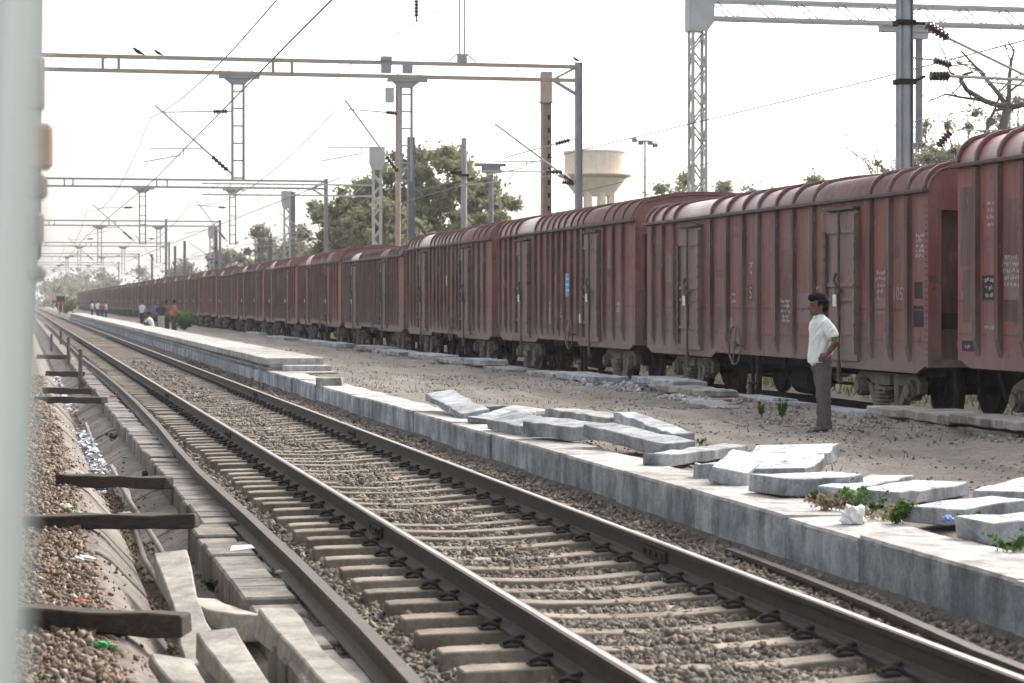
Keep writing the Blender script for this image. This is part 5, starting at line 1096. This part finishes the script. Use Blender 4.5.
for d, r, L in ((Vector((-1, .1, .12)), .10, 3.6), (Vector((-.5, .2, .9)), .085, 2.6), (Vector((.8, 0, .5)), .10, 3), (Vector((.1, .3, 1)), .08, 2.4), (Vector((-.9, 0, -.15)), .06, 2.4)): grow(j1, d.normalized(), r, L, 3)
mb.build('branches', M['barkp'], bt, True)
for k, (px, py, lab) in enumerate(((888, 162, 'bare twiggy sapling just left of the grey pole'), (868, 178, 'small bare sapling left of the grey pole above the roof'))):
    b0 = atY(px, 200, 80); t_ = thing('bare_tree', lab, 'tree', (b0.x, 80, 0)); mb = MB(); tp = atY(px, py, 80); h0 = Vector((0, 0, tp.z - 1.2)); mb.tube([(0, 0, -.2), h0], [.09, .04], 6)
    for j in range(4): grow(h0.copy(), Vector((g_.uniform(-.6, .4), 0, 1)).normalized(), .03, 2.6, 2)
    mb.build('branches', M['barkp'], t_)
# far wood on the horizon at the left
C = []
for i in range(150): x_ = rng.uniform(-60, 60); C.append((x_ + 10, rng.uniform(620, 800), rng.uniform(1, 7.5 + 4 * abs(math.sin(x_ * .09))), rng.uniform(2, 3.6)))
V, F = leaves(np.array(C), 34000, .6, 1); stuff(link('far_wood', npmesh('far_wood', V, F, M['leafC'])), 'hazy bluish belt of trees at the end of the line', 'trees')
# weeds
def weed(label, p, h, r, n, leaf, mat, seed, name='weed'):
    g = random.Random(seed); t = thing(name, label, 'plant', p, 'weeds'); mb = MB(); C = []
    for i in range(max(4, n // 40)):
        a = g.uniform(0, 6.28); e = Vector((math.cos(a) * r * g.uniform(.2, 1), math.sin(a) * r * g.uniform(.2, 1), h * g.uniform(.5, 1))); mb.tube([(e.x * .15, e.y * .15, -.02), e * .55, e], [.004, .003, .002], 4)
        for f_ in (.45, .75, 1): C.append((e.x * f_, e.y * f_, e.z * f_, r * .28))
    mb.build('stems', mat, t); V, F = leaves(np.array(C), n, leaf, 1); stuff(link('leaves', npmesh('leaves', V, F, mat), t)); return t
W = (('dry brown weed clump left of the green weeds on the coping', (836, 512), .14, .20, 260, .02, 'leafD'), ('green weed clump before the whitewashed slab', (866, 514), .20, .20, 300, .018, 'leafG'), ('dense green weed beside the plastic bag', (893, 524), .17, .16, 340, .02, 'leafG'), ('mixed weed between bag and chipped slab', (880, 520), .09, .25, 200, .016, 'leafD'), ('small green weed under the nearest block', (1010, 553), .12, .14, 200, .016, 'leafG'), ('green weed beside the blue scrap', (968, 533), .15, .10, 200, .018, 'leafG'), ('tiny weed under the thick whitewashed slab', (815, 501), .07, .09, 90, .014, 'leafG'), ('green tuft before the long pale slab', (700, 444), .06, .1, 60, .016, 'leafG'))
for i, (lab, (px, py), h, r, n, lf, mt) in enumerate(W): weed(lab, atZ(px, py, .145), h, r, n, lf, M[mt], 50 + i)
for i, (lab, px, py, h, r, n) in enumerate((('bright green shrub at the foot of the yard kerb left of the man', 782, 419, .26, .09, 420), ('small green shrub beside the bright one at the yard kerb', 762, 417, .19, .07, 220), ('green weed tuft by the slabs under the blue notice wagon', 604, 386, .14, .16, 160))): weed(lab, atZ(px, py, .1), h, r, n, .022, M['leafG'], 80 + i)
weed('green bush in front of the far wagons beside the walkers', atZ(184, 330, .1), 1.0, .8, 1500, .09, M['leafG'], 90, 'bush'); weed('pale green bush at the far end of the platform', atZ(66, 314, .1), 1.8, 1.6, 900, .25, M['leafG'], 91, 'bush')
# weeds inside the drain kerb, and grass blades beyond the wagons / in the yard
for i, (px, py, z) in enumerate(((88, 388, -.4), (86, 365, -.4), (112, 440, -.4), (144, 478, -.42), (215, 590, -.4), (66, 356, -.45))): weed('dark weed clinging inside the drain kerb, ' + ('fourth', 'fifth', 'third', 'second', 'nearest', 'farthest')[i] + ' along the drain', atZ(px, py, z), .10, .12, 120, .02, M['grassm'], 120 + i)
n = 9000; x = np.concatenate([rng.uniform(15.9, 24, n), rng.uniform(6.3, 11, 2500)]); y = np.concatenate([rng.uniform(24, 75, n), rng.uniform(17, 60, 2500)])
keep = np.concatenate([np.ones(n, bool), vnoise(x[n:] * .8, y[n:] * .6) > .22]); x, y = x[keep], y[keep]; n = len(x)
h = np.where(x > 14, rng.uniform(.08, .3, n), rng.uniform(.03, .08, n)); a = rng.uniform(0, 6.28, n); wd = np.where(x > 14, .02, .008); z = ground_z(x, y)
V = np.stack([np.stack([x - wd * np.cos(a), y - wd * np.sin(a), z], 1), np.stack([x + wd * np.cos(a), y + wd * np.sin(a), z], 1), np.stack([x + h * .4 * np.sin(a), y + h * .4 * np.cos(a), z + h], 1)], 1).reshape(-1, 3)
stuff(link('grass', npmesh('grass', V, np.arange(n * 3).reshape(n, 3), M['grassm'])), 'dry green grass under and beyond the wagons', 'grass')
C = []
for i in range(420): C.append((rng.uniform(17.6, 20), rng.uniform(24, 110), rng.uniform(.1, 1.0), rng.uniform(.25, .5)))
V, F = leaves(np.array(C), 26000, .07, 1); V[:, 2] = np.maximum(V[:, 2], .0); stuff(link('scrub', npmesh('scrub', V, F, M['grassm'])), 'dark low scrub growing beyond the wagons, seen under them', 'scrub')
# ================================================================== WATER TANK, FLOODLIGHT, SIGNALS
c = atY(594.5, 180, 225); tk = thing('water_tank', 'cream overhead water tank with flared rim behind the portal mast', 'water tank', (c.x, 225, 0))
def zz_(py): return atY(594.5, py, 225).z
r0 = 35.5 * 225 / FPX * CS
def lathe(prof, n=40):
    mb = MB(); mb.rings([(0, 0, z, r, r) for r, z in prof], n); return mb
lathe([(r0 * .9, zz_(176)), (r0 * .9, zz_(153.5)), (r0 * .93, zz_(153.2)), (r0 * .93, zz_(151.5)), (r0 * .4, zz_(149)), (.1, zz_(148.5))]).build('tank_wall', M['tank'], tk, False)
lathe([(r0 * .56, zz_(196)), (r0 * .64, zz_(192)), (r0 * .78, zz_(186)), (r0 * .92, zz_(179)), (r0 * 1.1, zz_(176.5)), (r0 * 1.12, zz_(175)), (r0 * .9, zz_(174.6))]).build('flared_bowl', M['tank'], tk)
for k in range(8):
    a = k * math.pi / 4 + .2; mb = MB(); mb.box2((-.3, -.3, -.2), (.3, .3, zz_(190))); o = mb.build('leg', M['tank'], tk); o.location = (math.cos(a) * r0 * .52, math.sin(a) * r0 * .52, 0)
mb = MB(); torus(mb, (0, 0, zz_(214)), r0 * .52, .25, 'z', 24, 6); mb.build('ring_beam', M['tank'], tk)
p = atY(645, 141, 150); fl = thing('floodlight_mast', 'slim mast with a ring of floodlights right of the water tank', 'floodlight', (p.x, 150, 0)); mb = MB(); mb.tube([(0, 0, -.1), (0, 0, p.z)], [.12, .07], 8); mb.build('pole', M['galv'], fl)
mb = MB(); torus(mb, (0, 0, p.z), .45, .04, 'z', 16, 6); mb.box2((-.8, -.04, p.z - .04), (.8, .04, p.z + .04)); mb.build('ring', M['galv'], fl)
for dx_, dz in ((-.75, .05), (-.3, -.12), (.35, -.12), (.72, -.28)):
    mb = MB(); mb.box2((dx_ - .17, -.15, p.z + dz - .15), (dx_ + .17, .15, p.z + dz + .15)); mb.build('lamp_head', M['galvd'], fl, bevel=.03)
mr = Mat('red signal paint', .5); mr.col((.55, .04, .04)); mw = M['white']
for i, (px, lab) in enumerate(((58.5, 'left red railway signal far down the line'), (62.5, 'right red railway signal far down the line'))):
    p = atY(px, 297, 270); t = thing('signal', lab, 'signal', (p.x, 270, 0), 'far signals'); mb = MB(); mb.tube([(0, 0, -.2), (0, 0, p.z - .9)], .05, 8); mb.build('post', M['galvl'], t); mb = MB(); mb.box2((-.25, -.1, p.z - .9), (.25, .1, p.z + .1)); mb.build('head', M['blackiron'], t, bevel=.02); mb = MB(); mb.tube([(0, -.14, p.z - .75), (0, -.10, p.z - .75)], .2, 12); mb.build('red_disc', mr.m, t); mb = MB(); mb.tube([(0, -.13, p.z - .2), (0, -.10, p.z - .2)], .12, 10); mb.build('lens', M['blackiron'], t)
# ================================================================== HAZE
mb = MB(); mb.box2((-3200, -60, -3), (3700, 8200, 40)); hz = mb.build('haze', None); hz['kind'] = 'stuff'
hm_ = bpy.data.materials.new('haze air'); hm_.use_nodes = True; nt = hm_.node_tree; nt.nodes.clear(); pv = nt.nodes.new('ShaderNodeVolumePrincipled'); pv.inputs['Color'].default_value = (.97, .97, 1, 1); pv.inputs['Density'].default_value = .0002; pv.inputs['Anisotropy'].default_value = .3
ou = nt.nodes.new('ShaderNodeOutputMaterial'); nt.links.new(pv.outputs[0], ou.inputs['Volume']); hz.data.materials.append(hm_)
